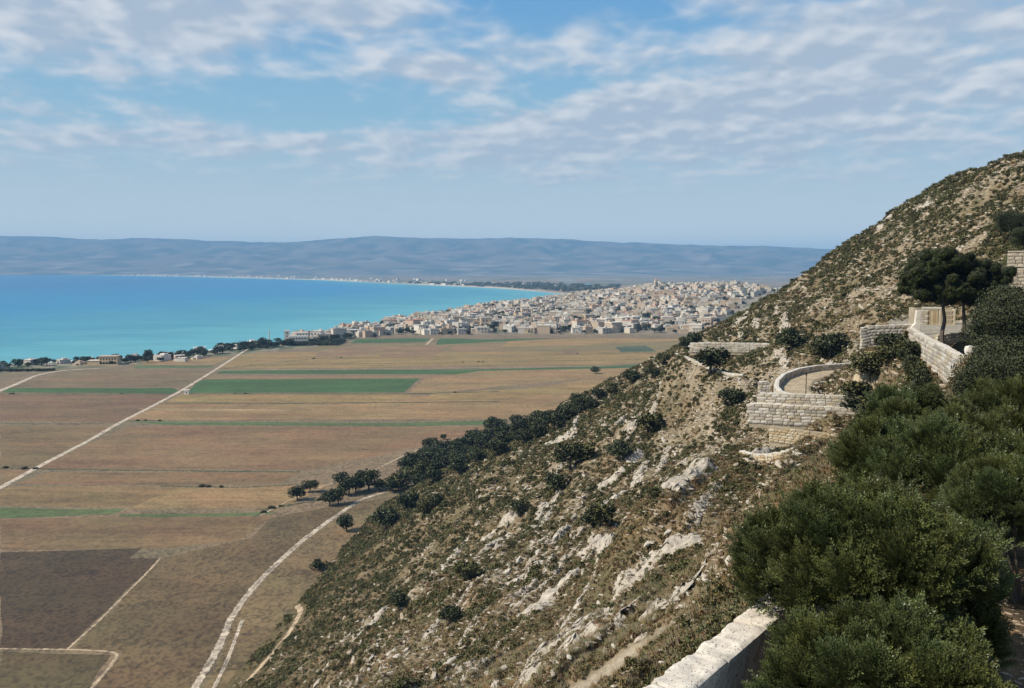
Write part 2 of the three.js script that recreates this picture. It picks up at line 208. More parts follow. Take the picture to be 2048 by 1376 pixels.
// plain and far lowland
const cStub = [0.21, 0.145, 0.08], cTown = [0.30, 0.245, 0.18], cSand = [0.62, 0.53, 0.40], cFarA = [0.25, 0.18, 0.12], cFarB = [0.10, 0.115, 0.06], cGrn = [0.07, 0.10, 0.045];
structure('ground', fan(-1.5, 1.6, 0.006, 120, 24000, 1.02, (x, d) => {
  const sd = coastDistance(x, d), h = groundH(x, d, sd);
  let c = mixc(cStub, [0.17, 0.13, 0.07], smooth(-0.3, 0.5, fbm(x * 0.012, d * 0.004, 3)));
  const near = 1 - smooth(60, 110, sd) ;
  if (d < 1500) c = mixc(c, mixc(cGrn, [0.3, 0.25, 0.17], smooth(-0.2, 0.4, fbm(x * 0.03, d * 0.03, 3))), near);
  const tw = smooth(1300, 1380, d) * (1 - smooth(2700, 3200, d));
  c = mixc(c, mixc(cTown, [0.12, 0.13, 0.07], smooth(-0.05, 0.4, fbm(x * 0.02, d * 0.012, 3))), tw);
  const farT = smooth(2900, 3600, d);
  if (farT > 0) { const q = fbm(x * 0.0006 + 3, d * 0.0016, 4), w = fbm(x * 0.0012, d * 0.004 + 8, 3); c = mixc(c, mixc(mixc(cFarA, cFarB, smooth(-0.15, 0.3, q)), [0.36, 0.28, 0.2], smooth(0.2, 0.4, w)), farT); }
  c = mixc(cSand, c, smooth(6, d > 3000 ? 25 + d * d / 120000 : 14, sd + 5 * n2(x * 0.02, d * 0.02) + (d > 3000 ? d * 0.03 * Math.max(0, n2(x * 0.0012, d * 0.0004)) : 0)));
  return [h, ...c];
}, (x, d, h) => h > -9), new THREE.MeshStandardMaterial({ vertexColors: true, map: grassTex, roughness: 1 }));

// the bay: water over pale sand near the near shore, over deep bottom further out
structure('sea', fan(-3.0, 0.3, 0.009, 300, 24000, 1.0105, (x, d) => {
  const sd = -coastDistance(x, d) * (d > 3000 ? 1 + (d - 3000) / 1500 : 1), streak = fbm(x * 0.0022, d * 0.0045, 4) * 260 + fbm(x * 0.012, d * 0.05, 3) * 60;
  const s = sd + streak * smooth(0, 300, sd);
  const rip = fbm(x * 0.02 + 4, d * 0.11, 3) * 0.5 + fbm(x * 0.004, d * 0.02 + 30, 3);
  let c = mixc([0.10, 0.31, 0.345], [0.062, 0.24, 0.305], smooth(20, 420, s));
  c = mixc(c, [0.030, 0.185, 0.33], smooth(260, 1300, s));
  c = mixc(c, [0.03, 0.145, 0.28], smooth(1300, 5000, s));
  return [-1.1, ...c.map((v) => v * (1 + 0.16 * rip))];
}), new THREE.MeshPhysicalMaterial({ vertexColors: true, roughness: 0.45, ior: 1.33, specularIntensity: 0.55 }));
for (const [off, w] of [[-4, 5], [-16, 3]]) {   // surf on the near beach
  const pos = [], idx = [], pts = []; const R = mulberry(31 + off);
  for (let i = 3; i < 8; i++) for (let k = 0; k < 30; k++) { const [a, b] = [coast[i], coast[i + 1]], t = k / 30, L = Math.hypot(b[0] - a[0], b[1] - a[1]), nx = -(b[1] - a[1]) / L, nd = (b[0] - a[0]) / L, o = off * 1 + 3 * n2(i + t, off); pts.push([lerp(a[0], b[0], t) - nx * o * -1, lerp(a[1], b[1], t) + nd * -o, w * (0.3 + 0.8 * R()), nx, nd]); }
  pts.forEach(([x, d, ww, nx, nd], i) => { pos.push(x - nx * ww, -0.95, -(d - nd * ww), x + nx * ww, -0.95, -(d + nd * ww)); if (i) { const a = i * 2; idx.push(a - 2, a - 1, a + 1, a - 2, a + 1, a); } });
  structure('surf', geom(pos, idx), mat(0.75, 0.78, 0.78));
}

// mountains beyond the bay
const ridge = softTable([[-24000, 640], [-14000, 660], [-10240, 712], [-9200, 706], [-8400, 640], [-7600, 670], [-6900, 672], [-6000, 620], [-4700, 590], [-4200, 600], [-3700, 650], [-2700, 716], [-1900, 676], [-1200, 665], [0, 676], [1200, 650], [1800, 595], [2400, 590], [3700, 535], [5300, 515], [6300, 455], [9000, 420], [16000, 520], [24000, 560]], 260);
structure('mountains', fan(-1.5, 1.6, 0.006, 10500, 23000, 1.011, (x, d) => {
  const q = x / d * 18000, r = ridge(q), a = smooth(11500, 17600, d), warp = 900 * fbm(x * 0.0003, d * 0.0003, 2);
  const gul = 1 - Math.abs(n2((x + warp) * 0.0009, d * 0.0005)) * 1.0, fine = fbm(x * 0.0016 + 30, d * 0.0016, 4);
  const foot = a * a * (1 - a) * 2.2;
  const h = -8 + r * a * (d > 17800 ? 1 - 0.3 * smooth(17800, 23000, d) : 1) * (1 - 0.1 * (1 - a)) + foot * (gul * 210 - 130 + fine * 260) + a * fine * 16 - 4;
  const g = smooth(-0.25, 0.35, fbm(x * 0.0011, d * 0.0014 + 7, 4));
  const c = mixc(mixc([0.15, 0.115, 0.08], [0.045, 0.055, 0.035], g), [0.30, 0.24, 0.18], smooth(0.28, 0.45, fbm(x * 0.0007 + 20, d * 0.003, 3)) * (1 - a));
  return [h, ...c];
}), new THREE.MeshStandardMaterial({ vertexColors: true, roughness: 1 }));

// the hillside
const sBand = (x, d) => { const s = hillS(x, d) + 7 * fbm(x * 0.03, d * 0.03, 2); return n2b(s * 0.11, d * 0.012) * 0.6 + n2b(s * 0.29, d * 0.03 + 50) * 0.4; };
const stoniness = (x, d) => 0.5 + 0.55 * fbm(x * 0.03 + 11, d * 0.02, 3) + 0.45 * sBand(x, d) + 0.30 * smooth(100, 160, d) * smooth(60, 130, hillS(x, d)) - 0.25 * smooth(0, 60, 70 - hillS(x, d)) - 0.12 * (1 - smooth(60, 130, d));
function benchW(x, d, i) { const b = benches[i], m = b.half + 0.5; if (x < b.box[0] - m || x > b.box[2] + m || d < b.box[1] - m || d > b.box[3] + m) return 0; return 1 - smooth(b.half - 0.4, b.half + 0.5, onLine(b.line, x, d)[0]); }
function pathW(x, d) { const [q] = onLine(LAYOUT.hillPath[0], x, d); return 1 - smooth(0.45, 0.95, q + 0.25 * n2(x * 1.3, d * 1.3)); }
structure('hillside', fan(-0.75, 1.25, 0.0042, 5, 1500, 1.0088, (x, d) => {
  const s = hillS(x, d);
  let h = hillH(x, d);
  const flat = Math.max(benchW(x, d, 0), benchW(x, d, 1), benchW(x, d, 2)), path = pathW(x, d);
  const rough = smooth(0, 30, s) * (1 - flat) * (1 - path);
  const st = stoniness(x, d), ledge = sBand(x, d);
  h += rough * (0.35 * fbm(x * 0.35, d * 0.35, 4) + 0.7 * smooth(0.05, 0.4, ledge) + 0.25 * Math.abs(n2(x * 0.8, d * 0.8)));
  const v = fbm(x * 0.06 + 20, d * 0.05, 4), w = fbm(x * 0.45, d * 0.3 + 40, 3);
  let c = mixc([0.25, 0.187, 0.12], [0.165, 0.137, 0.078], smooth(-0.25, 0.4, v + 0.5 * w));
  c = mixc(c, [0.28, 0.17, 0.075], smooth(0.2, 0.55, fbm(x * 0.13 + 70, d * 0.1, 3)) * 0.35);
  c = mixc(c, [0.46, 0.385, 0.285], smooth(0.66, 1.05, st + 0.5 * w) * rough * 0.6);
  const turf = 1 - smooth(2, 26, s + 9 * w);
  c = mixc(c, mixc([0.15, 0.11, 0.06], [0.125, 0.10, 0.052], smooth(-0.2, 0.3, w)), turf);
  c = mixc(c, [0.50, 0.40, 0.28], benchW(x, d, 1));
  c = mixc(c, [0.38, 0.34, 0.28], benchW(x, d, 2) * smooth(112, 118, d));
  c = mixc(c, [0.13, 0.105, 0.055], benchW(x, d, 2) * (1 - smooth(108, 114, d)));
  c = mixc(c, mixc([0.20, 0.12, 0.065], [0.10, 0.075, 0.05], smooth(-0.2, 0.3, w)), benchW(x, d, 0));
  c = mixc(c, [0.36, 0.30, 0.225], path);
  return [h - 1.2 * smooth(0, 14, -s), ...c];
}, (x, d) => hillS(x, d) > -22 ), new THREE.MeshPhysicalMaterial({ vertexColors: true, map: soilTex, bumpMap: soilBump, bumpScale: 0.12, roughness: 1, specularIntensity: 0.2 }));

// fields on the plain, one sheet each
const fieldColor = { brown: [0.195, 0.122, 0.070], olivebrown: [0.205, 0.140, 0.072], brownred: [0.235, 0.148, 0.078], tan: [0.30, 0.20, 0.10], ochre: [0.295, 0.205, 0.088], pale: [0.36, 0.25, 0.14], brownrose: [0.235, 0.148, 0.080], tanolive: [0.235, 0.158, 0.078],
  brownolive: [0.20, 0.133, 0.070], dark: [0.100, 0.066, 0.036], oliveturf: [0.135, 0.102, 0.050], turf: [0.180, 0.128, 0.066], grass: [0.205, 0.150, 0.078], green: [0.043, 0.088, 0.022], greenold: [0.075, 0.105, 0.034], rose: [0.265, 0.175, 0.098], greybrown: [0.205, 0.145, 0.082], ochregreen: [0.235, 0.178, 0.075], tanbright: [0.32, 0.212, 0.095], darkgreen: [0.055, 0.075, 0.04] };
const rowsMat = new THREE.MeshStandardMaterial({ vertexColors: true, map: rowsTex, roughness: 1 }), turfMat = new THREE.MeshStandardMaterial({ vertexColors: true, map: grassTex, roughness: 1 });
const tess = new TessellateModifier(9, 7);
function wobbly(poly, step, amp) {
  const out = [];
  poly.forEach((p, i) => { const q = poly[(i + 1) % poly.length], L = Math.hypot(q[0] - p[0], q[1] - p[1]), n = Math.max(1, Math.round(L / step)); for (let k = 0; k < n; k++) { const t = k / n, x = lerp(p[0], q[0], t), d = lerp(p[1], q[1], t); out.push(new THREE.Vector2(x + amp * n2(x * 0.11, d * 0.11), d + amp * n2(d * 0.11 + 30, x * 0.11))); } });
  return out;
}
LAYOUT.fields.forEach(([key, poly], i) => {
  let g = new THREE.ShapeGeometry(new THREE.Shape(wobbly(poly, 14, 1.1)));
  const far = poly[0][1] > 700;
  g = (far ? new TessellateModifier(22, 6) : tess).modify(g);
  const p = g.attributes.position, col = [], uv = [], b = fieldColor[key].map((v) => v * (/^green|darkgreen/.test(key) ? 0.95 : /dark$|turf/.test(key) ? 0.56 : key === 'grass' ? 0.64 : 0.69) * (/green/.test(key) ? 1 : [1.05, 1, 0.87][fieldColor[key].indexOf(v)])), turf = /turf|grass|dark$/.test(key), y = 0.01 + i * 0.0015;
  for (let k = 0; k < p.count; k++) {
    const x = p.getX(k), d = p.getY(k);
    p.setXYZ(k, x, y, -d);
    const m = fbm(x * (turf ? 0.02 : 0.006) + i, d * 0.03, 4), q = fbm(x * 0.09, d * 0.09 + i * 5, 3), f = 1 + (key === 'green' ? 0.4 : 0.34) * m + 0.18 * q, g2 = fbm(x * 0.011 + 40, d * 0.02 + i, 3);
    col.push(b[0] * f * 1.22 * (1 - 0.12 * g2), b[1] * f * 1.22 * (1 + 0.06 * g2), b[2] * f * 1.22); uv.push(x, d);
  }
  g.setAttribute('color', new THREE.Float32BufferAttribute(col, 3)); g.setAttribute('uv', new THREE.Float32BufferAttribute(uv, 2)); g.computeVertexNormals();
  structure(/^green|darkgreen/.test(key) ? 'green_field' : /turf|grass/.test(key) ? 'meadow' : key === 'dark' ? 'ploughed_field' : 'stubble_field', g, turf ? turfMat : rowsMat);
});
// ribbons: tracks, roads and field margins
function ribbon(name, line, width, y, c, wob, m, heightOf) {
  const pts = []; for (let i = 1; i < line.length; i++) { const [a, b] = [line[i - 1], line[i]], L = Math.hypot(b[0] - a[0], b[1] - a[1]), n = Math.max(2, Math.round(L / (a[1] < 460 ? 0.7 : Math.max(2.2, width)))); for (let k = 0; k < n; k++) pts.push([lerp(a[0], b[0], k / n), lerp(a[1], b[1], k / n)]); }
  pts.push(line[line.length - 1]);
  for (let r = 0; r < 30; r++) for (let i = 1; i + 1 < pts.length; i++) pts[i] = [(pts[i - 1][0] + 2 * pts[i][0] + pts[i + 1][0]) / 4, (pts[i - 1][1] + 2 * pts[i][1] + pts[i + 1][1]) / 4];
  const pos = [], col = [], uv = [], idx = [];
  pts.forEach(([x, d], i) => {
    const a = pts[Math.max(0, i - 1)], b = pts[Math.min(pts.length - 1, i + 1)], L = Math.hypot(b[0] - a[0], b[1] - a[1]) || 1, nx = (b[1] - a[1]) / L, nd = -(b[0] - a[0]) / L;
    const wl = width / 2 * (1 + wob * (n2(i * 0.45, 3 + width) + 0.6 * n2(i * 1.7, 5))), wr = width / 2 * (1 + wob * (n2(i * 0.45, 9 + width) + 0.6 * n2(i * 1.7, 25))), f = 1 + 0.22 * n2(i * 0.3, 40);
    const rut = name === 'white_track' ? clamp(0.75 + 0.5 * n2(i * 0.08, 60), 0.35, 1) : 0.93;
    for (const [o, k] of [[-wl, 1], [0, rut], [wr, 1]]) { const X = x + nx * o, D = d + nd * o; pos.push(X, (heightOf ? heightOf(X, D) : 0) + y, -D); col.push(c[0] * f * k, c[1] * f * k, c[2] * f * k); uv.push(X, D); }
    if (i) { const q = i * 3; for (const s of [0, 1]) idx.push(q - 3 + s, q - 2 + s, q + 1 + s, q - 3 + s, q + 1 + s, q + s); }
  });
  const g = geom(pos, idx, col, uv); if (g.attributes.normal.getY(0) < 0) { for (let i = 0; i < idx.length; i += 3) [idx[i + 1], idx[i + 2]] = [idx[i + 2], idx[i + 1]]; g.setIndex(idx); g.computeVertexNormals(); }
  return structure(name, g, m);
}
const roadY = (x, d) => Math.max(0, hillS(x, d) > 2 ? hillH(x, d) : 0);
LAYOUT.roads.forEach(([n, w, line], i) => ribbon(n, line, w, 0.08 + i * 0.003, n === 'farm_track' ? [0.46, 0.34, 0.215] : [0.54, 0.44, 0.32], n === 'farm_road' ? 0.2 : 0.35, turfMat, roadY));
LAYOUT.margins.forEach((line, i) => ribbon('field_margin', line, line[0][1] > 600 ? 3.4 : 2.0, 0.067 + i * 0.001, [0.085, 0.085, 0.04], 0.9, turfMat));
// ---------------------------------------------------------------- plants
const UP = new THREE.Vector3(0, 1, 0);
function pushLeaf(P, N, C, I, cx, cy, cz, dir, side, len, wid, out, col) {   // a folded lance-shaped leaf: two triangles each half
  const k = P.length / 3, m = 0.45, up = out;
  P.push(cx, cy, cz, cx + dir[0] * len * m + side[0] * wid, cy + dir[1] * len * m + side[1] * wid, cz + dir[2] * len * m + side[2] * wid, cx + dir[0] * len, cy + dir[1] * len, cz + dir[2] * len, cx + dir[0] * len * m - side[0] * wid, cy + dir[1] * len * m - side[1] * wid, cz + dir[2] * len * m - side[2] * wid);
  for (let q = 0; q < 4; q++) { N.push(up[0], up[1], up[2]); C.push(col[0], col[1], col[2]); }
  I.push(k, k + 1, k + 2, k, k + 2, k + 3);
}
function unit(R) { const z = R() * 2 - 1, a = R() * 6.2832, r = Math.sqrt(1 - z * z); return [r * Math.cos(a), z, r * Math.sin(a)]; }
const cross = (a, b) => [a[1] * b[2] - a[2] * b[1], a[2] * b[0] - a[0] * b[2], a[0] * b[1] - a[1] * b[0]], norm = (a) => { const l = Math.hypot(...a) || 1; return [a[0] / l, a[1] / l, a[2] / l]; };
// leaves spread through a set of lobes [x, y, z, radius]; half of them near the lobe's surface
function leafCloud(R, lobes, perLobe, len, wid, flat = 1) {
  const P = [], N = [], C = [], I = [];
  for (const [lx, ly, lz, lr] of lobes) for (let i = 0; i < perLobe; i++) {
    const u = unit(R), r = lr * (0.55 + 0.5 * Math.sqrt(R())), p = [lx + u[0] * r, ly + u[1] * r * flat, lz + u[2] * r];
    const dir = norm([u[0] + (R() - 0.5) * 1.8, u[1] + 0.35 + (R() - 0.5) * 1.8, u[2] + (R() - 0.5) * 1.8]);
    let side = norm(cross(dir, unit(R))), nn = cross(side, dir); if (nn[0] * u[0] + nn[1] * u[1] + nn[2] * u[2] < 0) nn = nn.map((v) => -v);
    const f = 0.7 + 0.6 * R(), y = R() * 0.25, L = len * (0.7 + 0.6 * R());
    pushLeaf(P, N, C, I, ...p, dir, side, L, wid * L / len, norm([nn[0] + u[0] * 0.7, nn[1] + u[1] * 0.7 + 0.15, nn[2] + u[2] * 0.7]), [f * (1 + y), f * (1 + y * 0.4), f * (1 - y)]);
  }
  const g = new THREE.BufferGeometry();
  g.setAttribute('position', new THREE.Float32BufferAttribute(P, 3)); g.setAttribute('normal', new THREE.Float32BufferAttribute(N, 3)); g.setAttribute('color', new THREE.Float32BufferAttribute(C, 3)); g.setIndex(I);
  return g;
}
function limb(points, r0, r1, sides = 6) {   // tapered tube through points
  const c = new THREE.CatmullRomCurve3(points.map((p) => new THREE.Vector3(...p))), n = points.length * 3, g = new THREE.TubeGeometry(c, n, 1, sides, false), p = g.attributes.position, v = new THREE.Vector3(), o = new THREE.Vector3();
  for (let i = 0; i <= n; i++) { c.getPointAt(i / n, o); const r = lerp(r0, r1, i / n); for (let k = 0; k <= sides; k++) { const q = i * (sides + 1) + k; v.fromBufferAttribute(p, q).sub(o).multiplyScalar(r).add(o); p.setXYZ(q, v.x, v.y, v.z); } }
  g.computeVertexNormals(); return g;
}
const leafMat = (r, g, b, rough = 0.7) => { const m = new THREE.MeshPhysicalMaterial({ vertexColors: true, roughness: rough, specularIntensity: 0.45, transmission: 0.22, side: THREE.DoubleSide }); m.color.setRGB(r, g, b); return m; };
const mOak = leafMat(0.062, 0.080, 0.040), mScrub = leafMat(0.115, 0.125, 0.056), mOlive = leafMat(0.235, 0.205, 0.115), mDry = leafMat(0.32, 0.25, 0.172), mFarWood = leafMat(0.15, 0.17, 0.12), mPine = leafMat(0.042, 0.062, 0.018), mFront = leafMat(0.069, 0.085, 0.036, 0.38), mTown = leafMat(0.055, 0.072, 0.04);
const mBark = mat(0.10, 0.082, 0.066), mWood = mat(0.16, 0.135, 0.11);

function roundTree(seed, lobesN, per, leaf) {   // unit height 1: trunk, limbs, crown
  const R = mulberry(seed), lobes = [];
  for (let i = 0; i < lobesN; i++) { const a = R() * 6.283, q = Math.sqrt(R()) * 0.34, y = 0.42 + R() * 0.38; lobes.push([Math.cos(a) * q, y, Math.sin(a) * q, (0.13 + 0.09 * R()) * (1 - 0.35 * Math.abs(y - 0.55))]); }
  const limbs = [limb([[0, -0.06, 0], [0.015, 0.12, 0.01], [0.0, 0.3, -0.01], [0.02, 0.5, 0]], 0.045, 0.02)];
  for (let i = 0; i < 5; i++) { const l = lobes[i]; limbs.push(limb([[0.005, 0.2 + i * 0.03, 0], [l[0] * 0.5, l[1] * 0.75, l[2] * 0.5], [l[0], l[1], l[2]]], 0.024, 0.006, 5)); }
  return { crown: leafCloud(R, lobes, per, leaf, leaf * 0.36), trunk: mergeGeometries(limbs) };
}
const treeKinds = [1, 2, 3, 4].map((s) => roundTree(100 + s, 17, 95, 0.085));
const smallTreeKinds = [1, 2, 3].map((s) => roundTree(140 + s, 9, 36, 0.16));
function placeTree(name, kinds, k, material, label, group, x, y, d, h, category = 'tree', wide = 1.15) {
  const R = mulberry(Math.round(x * 77 + d * 131) | 0), kind = kinds[k % kinds.length], t = thing(name, label, category, x, y, d, R() * 6.28, group);
  t.scale.set(h * wide * (0.9 + 0.3 * R()), h, h * wide * (0.9 + 0.3 * R()));
  part('trunk', kind.trunk, mBark, t); part('crown', kind.crown, material, t);
  return t;
}
function scrubKind(seed, lobesN, per, leaf, flat) {
  const R = mulberry(seed), lobes = [];
  for (let i = 0; i < lobesN; i++) { const a = R() * 6.283, q = Math.sqrt(R()) * 0.62; lobes.push([Math.cos(a) * q, 0.16 + R() * 0.42 * (1 - q), Math.sin(a) * q, 0.2 + 0.2 * R()]); }
  const st = []; for (let i = 0; i < 5; i++) { const l = lobes[i]; st.push(limb([[l[0] * 0.15, -0.15, l[2] * 0.15], [l[0] * 0.6, l[1] * 0.5, l[2] * 0.6], [l[0], l[1], l[2]]], 0.03, 0.008, 4)); }
  return { foliage: leafCloud(R, lobes, per, leaf, leaf * 0.34, flat), stem: mergeGeometries(st) };
}
const shrubKinds = [1, 2, 3, 4].map((s) => scrubKind(200 + s, 13, 70, 0.17, 0.85)), scrubKinds = [1, 2, 3].map((s) => scrubKind(230 + s, 8, 26, 0.27, 0.8));
// ---------------------------------------------------------------- scatter on the hillside
const hillTop = (x, d) => {   // the surface as meshed
  const s = hillS(x, d), rough = smooth(0, 30, s) * (1 - Math.max(benchW(x, d, 0), benchW(x, d, 1), benchW(x, d, 2))) * (1 - pathW(x, d));
  return hillH(x, d) + rough * (0.35 * fbm(x * 0.35, d * 0.35, 4) + 0.7 * smooth(0.05, 0.4, sBand(x, d)) + 0.25 * Math.abs(n2(x * 0.8, d * 0.8))) - 1.2 * smooth(0, 14, -s);
};
const inFrame = (x, d, m = 0.06) => Math.abs(x / d) < 0.57 + m;
const keepClear = (x, d) => benchW(x, d, 0) > 0.02 || benchW(x, d, 1) > 0.02 || benchW(x, d, 2) > 0.05 || pathW(x, d) > 0.1 || onLine(LAYOUT.roads[5][2], x, d)[0] < 2;
function rockGeo(seed) {
  const R = mulberry(seed), g = new THREE.IcosahedronGeometry(1, 1), p = g.attributes.position, v = new THREE.Vector3(), sx = 0.8 + R() * 0.5, sz = 0.6 + R() * 0.4;
  for (let i = 0; i < p.count; i++) { v.fromBufferAttribute(p, i); const f = 1 + 0.34 * n3(v.x * 1.1 + seed * 3, v.y * 1.1, v.z * 1.1) + 0.12 * n3(v.x * 3, v.y * 3 + seed, v.z * 3); v.multiplyScalar(f); v.y = clamp(v.y, -0.6, 0.55); p.setXYZ(i, v.x * sx, v.y * 0.62, v.z * sz); }
  g.computeVertexNormals();
  const uv = g.attributes.uv; for (let i = 0; i < uv.count; i++) uv.setXY(i, p.getX(i) + p.getZ(i) * 0.4, p.getY(i) + p.getZ(i) * 0.6);
  return g;
}
const rockGeos = [1, 2, 3, 4, 5].map(rockGeo), mRock = [[0.47, 0.405, 0.315], [0.40, 0.325, 0.235], [0.55, 0.49, 0.40]].map((c) => mat(...c, 0.95, { map: stoneTex, bumpMap: stoneBump, bumpScale: 0.03 }));
const Q = new THREE.Quaternion(), M4 = new THREE.Matrix4(), tmpP = new THREE.Vector3(), tmpS = new THREE.Vector3(), E3 = new THREE.Euler();
function stuffCopies(name, label, category, geo, material, list, parent) {   // list: [x, y, d, sx, sy, sz, turn, tint?, tiltX, tiltZ]
  const m = shadows(new THREE.InstancedMesh(geo, material, list.length)); m.name = parent ? name : numbered(name); const col = new THREE.Color();
  list.forEach((a, i) => { E3.set(a[8] ?? 0, a[6], a[9] ?? 0, 'YXZ'); M4.compose(tmpP.set(a[0], a[1], -a[2]), Q.setFromEuler(E3), tmpS.set(a[3], a[4], a[5])); m.setMatrixAt(i, M4); if (a[7]) m.setColorAt(i, col.setRGB(...a[7])); });
  m.userData.kind = 'stuff'; if (label) tag(m, label, category); (parent ?? scene).add(m); return m;
}
// places on the slope, sampled evenly over what the photograph shows
function slopePlaces(seed, n, accept) {
  const R = mulberry(seed), out = [];
  for (let tries = 0; out.length < n && tries < n * 40; tries++) {
    const d = 26 * Math.pow(620 / 26, Math.pow(R(), 0.72)), x = (R() * 1.26 - 0.60) * d, s = hillS(x, d);
    if (s < 3 || s > 330 || keepClear(x, d)) continue;
    const a = accept(x, d, s, R); if (!a) continue;
    out.push([x, d, s, a, R]);
  }
  return out;
}
function zone(x, d, s) {
  if (s > 205) return 'on the high crest of the hill';
  if (d > 250) return s > 120 ? 'on the upper slope beyond the far stone wall' : 'on the far lower slope above the wood';
  if (d > 165) return s > 135 ? 'on the bank between the curving road and the far wall' : 'on the middle slope under the far wall';
  if (d > 112) return s > 150 ? 'on the bank under the pine terrace' : 'on the middle slope left of the curving road wall';
  const names = ['longest white ledge', 'broken second ledge', 'third ledge in line', 'white ledge at the lower edge', 'pitted white slab', 'long jagged ledge', 'leftmost near ledge', 'low broken ledge', 'flat pale slab', 'mid-slope ledge', 'upper ledge', 'ledge behind the bush'];
  let best = 1e9, k = 0; names.forEach((n, i) => { const q = onLine(LAYOUT.outcrops[i], x, d)[0]; if (q < best) { best = q; k = i; } });
  const c = LAYOUT.outcrops[k][0], side = onLine(LAYOUT.hillPath[0], x, d)[0];
  if (side < 2.2) return 'at the edge of the footpath';
  return (best < 1.6 ? 'touching the ' : s < hillS(...c) - 3 ? 'well below the ' : d < c[1] - 4 ? 'nearer than the ' : 'beside the ') + names[k] + (d < 75 ? (hillS(x, d) > 163 ? ', towards the parapet' : hillS(x, d) > 152 ? ', close above the path' : ', down the slope') : '');
}
{
  // shrubs: dark evergreen, olive-green and dry grey-brown
  const all = [];
  for (const [x, d, s, k, R] of slopePlaces(301, 230000, (x, d, s, R) => {
    const patch = fbm(x * 0.05 + 50, d * 0.045, 3), st = stoniness(x, d), p = 0.72 + 0.5 * smooth(190, 300, d) + patch * 1.1 - 0.35 * smooth(0.65, 1.05, st) - 0.35 * (1 - smooth(3, 22, s));
    if (R() > p) return 0;
    const v = R() + patch * 0.55 + 0.34 * smooth(90, 260, d) + 0.22 * smooth(165, 220, s); return v > 0.95 ? 1 : v > 0.46 ? 2 : 3;
  })) { const grow = lerp(0.52, 1.0, smooth(40, 200, d)) + 0.55 * smooth(200, 380, d), r = grow * (k === 1 ? 0.42 + 0.8 * R() ** 2.6 : k === 2 ? 0.28 + 0.45 * R() ** 1.6 : 0.24 + 0.34 * R()); all.push([x, d, s, k, r, R() * 6.28, R(), R()]); }
  all.sort((a, b) => (b[3] === 1 ? 1.1 : 1) * b[4] / b[1] - (a[3] === 1 ? 1.1 : 1) * a[4] / a[1]);
  const seen = {}, big = [], rest = [[], [], [], [], [], [], [], [], []];
  all.forEach((a) => { if (big.length < 290 && inFrame(a[0], a[1], 0) && Math.abs(a[0] / a[1]) < (a[1] < 75 ? 0.25 : 0.36) && (seen[a[3]] = (seen[a[3]] ?? 0) + 1) < 110) big.push(a); else rest[(a[3] - 1) * 3 + Math.floor(a[6] * 2.999)].push(a); });
  const word = ['', 'dark green shrub', 'olive-green shrub', 'grey-brown dry shrub'], mats = [null, mScrub, mOlive, mDry];
  for (const [x, d, s, k, r, turn, q] of big) {
    const t = thing('shrub', (r * 1800 / d > 21 ? 'large ' : 'small ') + (q < 0.3 ? 'flat ' : q > 0.7 ? 'tall ' : '') + word[k] + ' ' + zone(x, d, s), 'shrub', x, hillTop(x, d) - r * 0.05, d, turn, 'shrubs scattered over the hillside'), kind = shrubKinds[Math.floor(q * 3.99)];
    t.scale.set(r, r * (0.6 + 0.65 * q), r); part('stem', kind.stem, mWood, t); part('foliage', kind.foliage, mats[k], t);
  }
  rest.forEach((list, i) => { if (list.length) stuffCopies('scrub', word[1 + Math.floor(i / 3)].replace('shrub', 'scrub') + ' covering the rocky hillside', 'scrub', scrubKinds[i % 3].foliage, mats[1 + Math.floor(i / 3)], list.map(([x, d, s, k, r, turn, q, w]) => { const f = 0.75 + 0.6 * w; return [x, hillTop(x, d) - r * 0.06, d, r, r * (0.7 + 0.4 * q), r, turn, [f * (1 + 0.2 * (q - 0.5)), f, f]]; })); });
  // dry grass tufts near the viewpoint
  const tuft = (() => { const P = [], N = [], C = [], I = [], R = mulberry(9); for (let i = 0; i < 26; i++) { const a = R() * 6.28, l = 0.35 + R() * 0.7, dir = norm([Math.cos(a) * 0.7, 0.7 + R(), Math.sin(a) * 0.7]); pushLeaf(P, N, C, I, Math.cos(a) * R() * 0.35, -0.05, Math.sin(a) * R() * 0.35, dir, norm(cross(dir, UP.toArray())), l, 0.035, norm([dir[0], 0.8, dir[2]]), [0.75 + 0.5 * R(), 0.75 + 0.45 * R(), 0.8]); } const g = new THREE.BufferGeometry(); g.setAttribute('position', new THREE.Float32BufferAttribute(P, 3)); g.setAttribute('normal', new THREE.Float32BufferAttribute(N, 3)); g.setAttribute('color', new THREE.Float32BufferAttribute(C, 3)); g.setIndex(I); return g; })();
  const R9 = mulberry(90), tufts = [];
  for (let i = 0; i < 190000 && tufts.length < 95000; i++) { const d = 24 + 190 * R9() ** 1.3, x = (R9() * 1.2 - 0.6) * d, s = hillS(x, d); if (s < 4 || keepClear(x, d) || R9() > 0.75 + 0.6 * fbm(x * 0.08, d * 0.08, 2)) continue; const r = 0.25 + 0.45 * R9(), hue = fbm(x * 0.13 + 70, d * 0.1, 3), g = R9(); tufts.push([x, hillTop(x, d), d, r, r * 0.8, r, R9() * 6.28, hue > 0.18 ? [0.98, 0.76, 0.46] : g > 0.5 ? [0.66, 0.66, 0.40] : [0.9, 0.82, 0.6]]); }
  stuffCopies('dry_grass', 'tufts of dry tan and rusty grass on the near hillside', 'grass', tuft, leafMat(0.24, 0.2, 0.13), tufts);
}
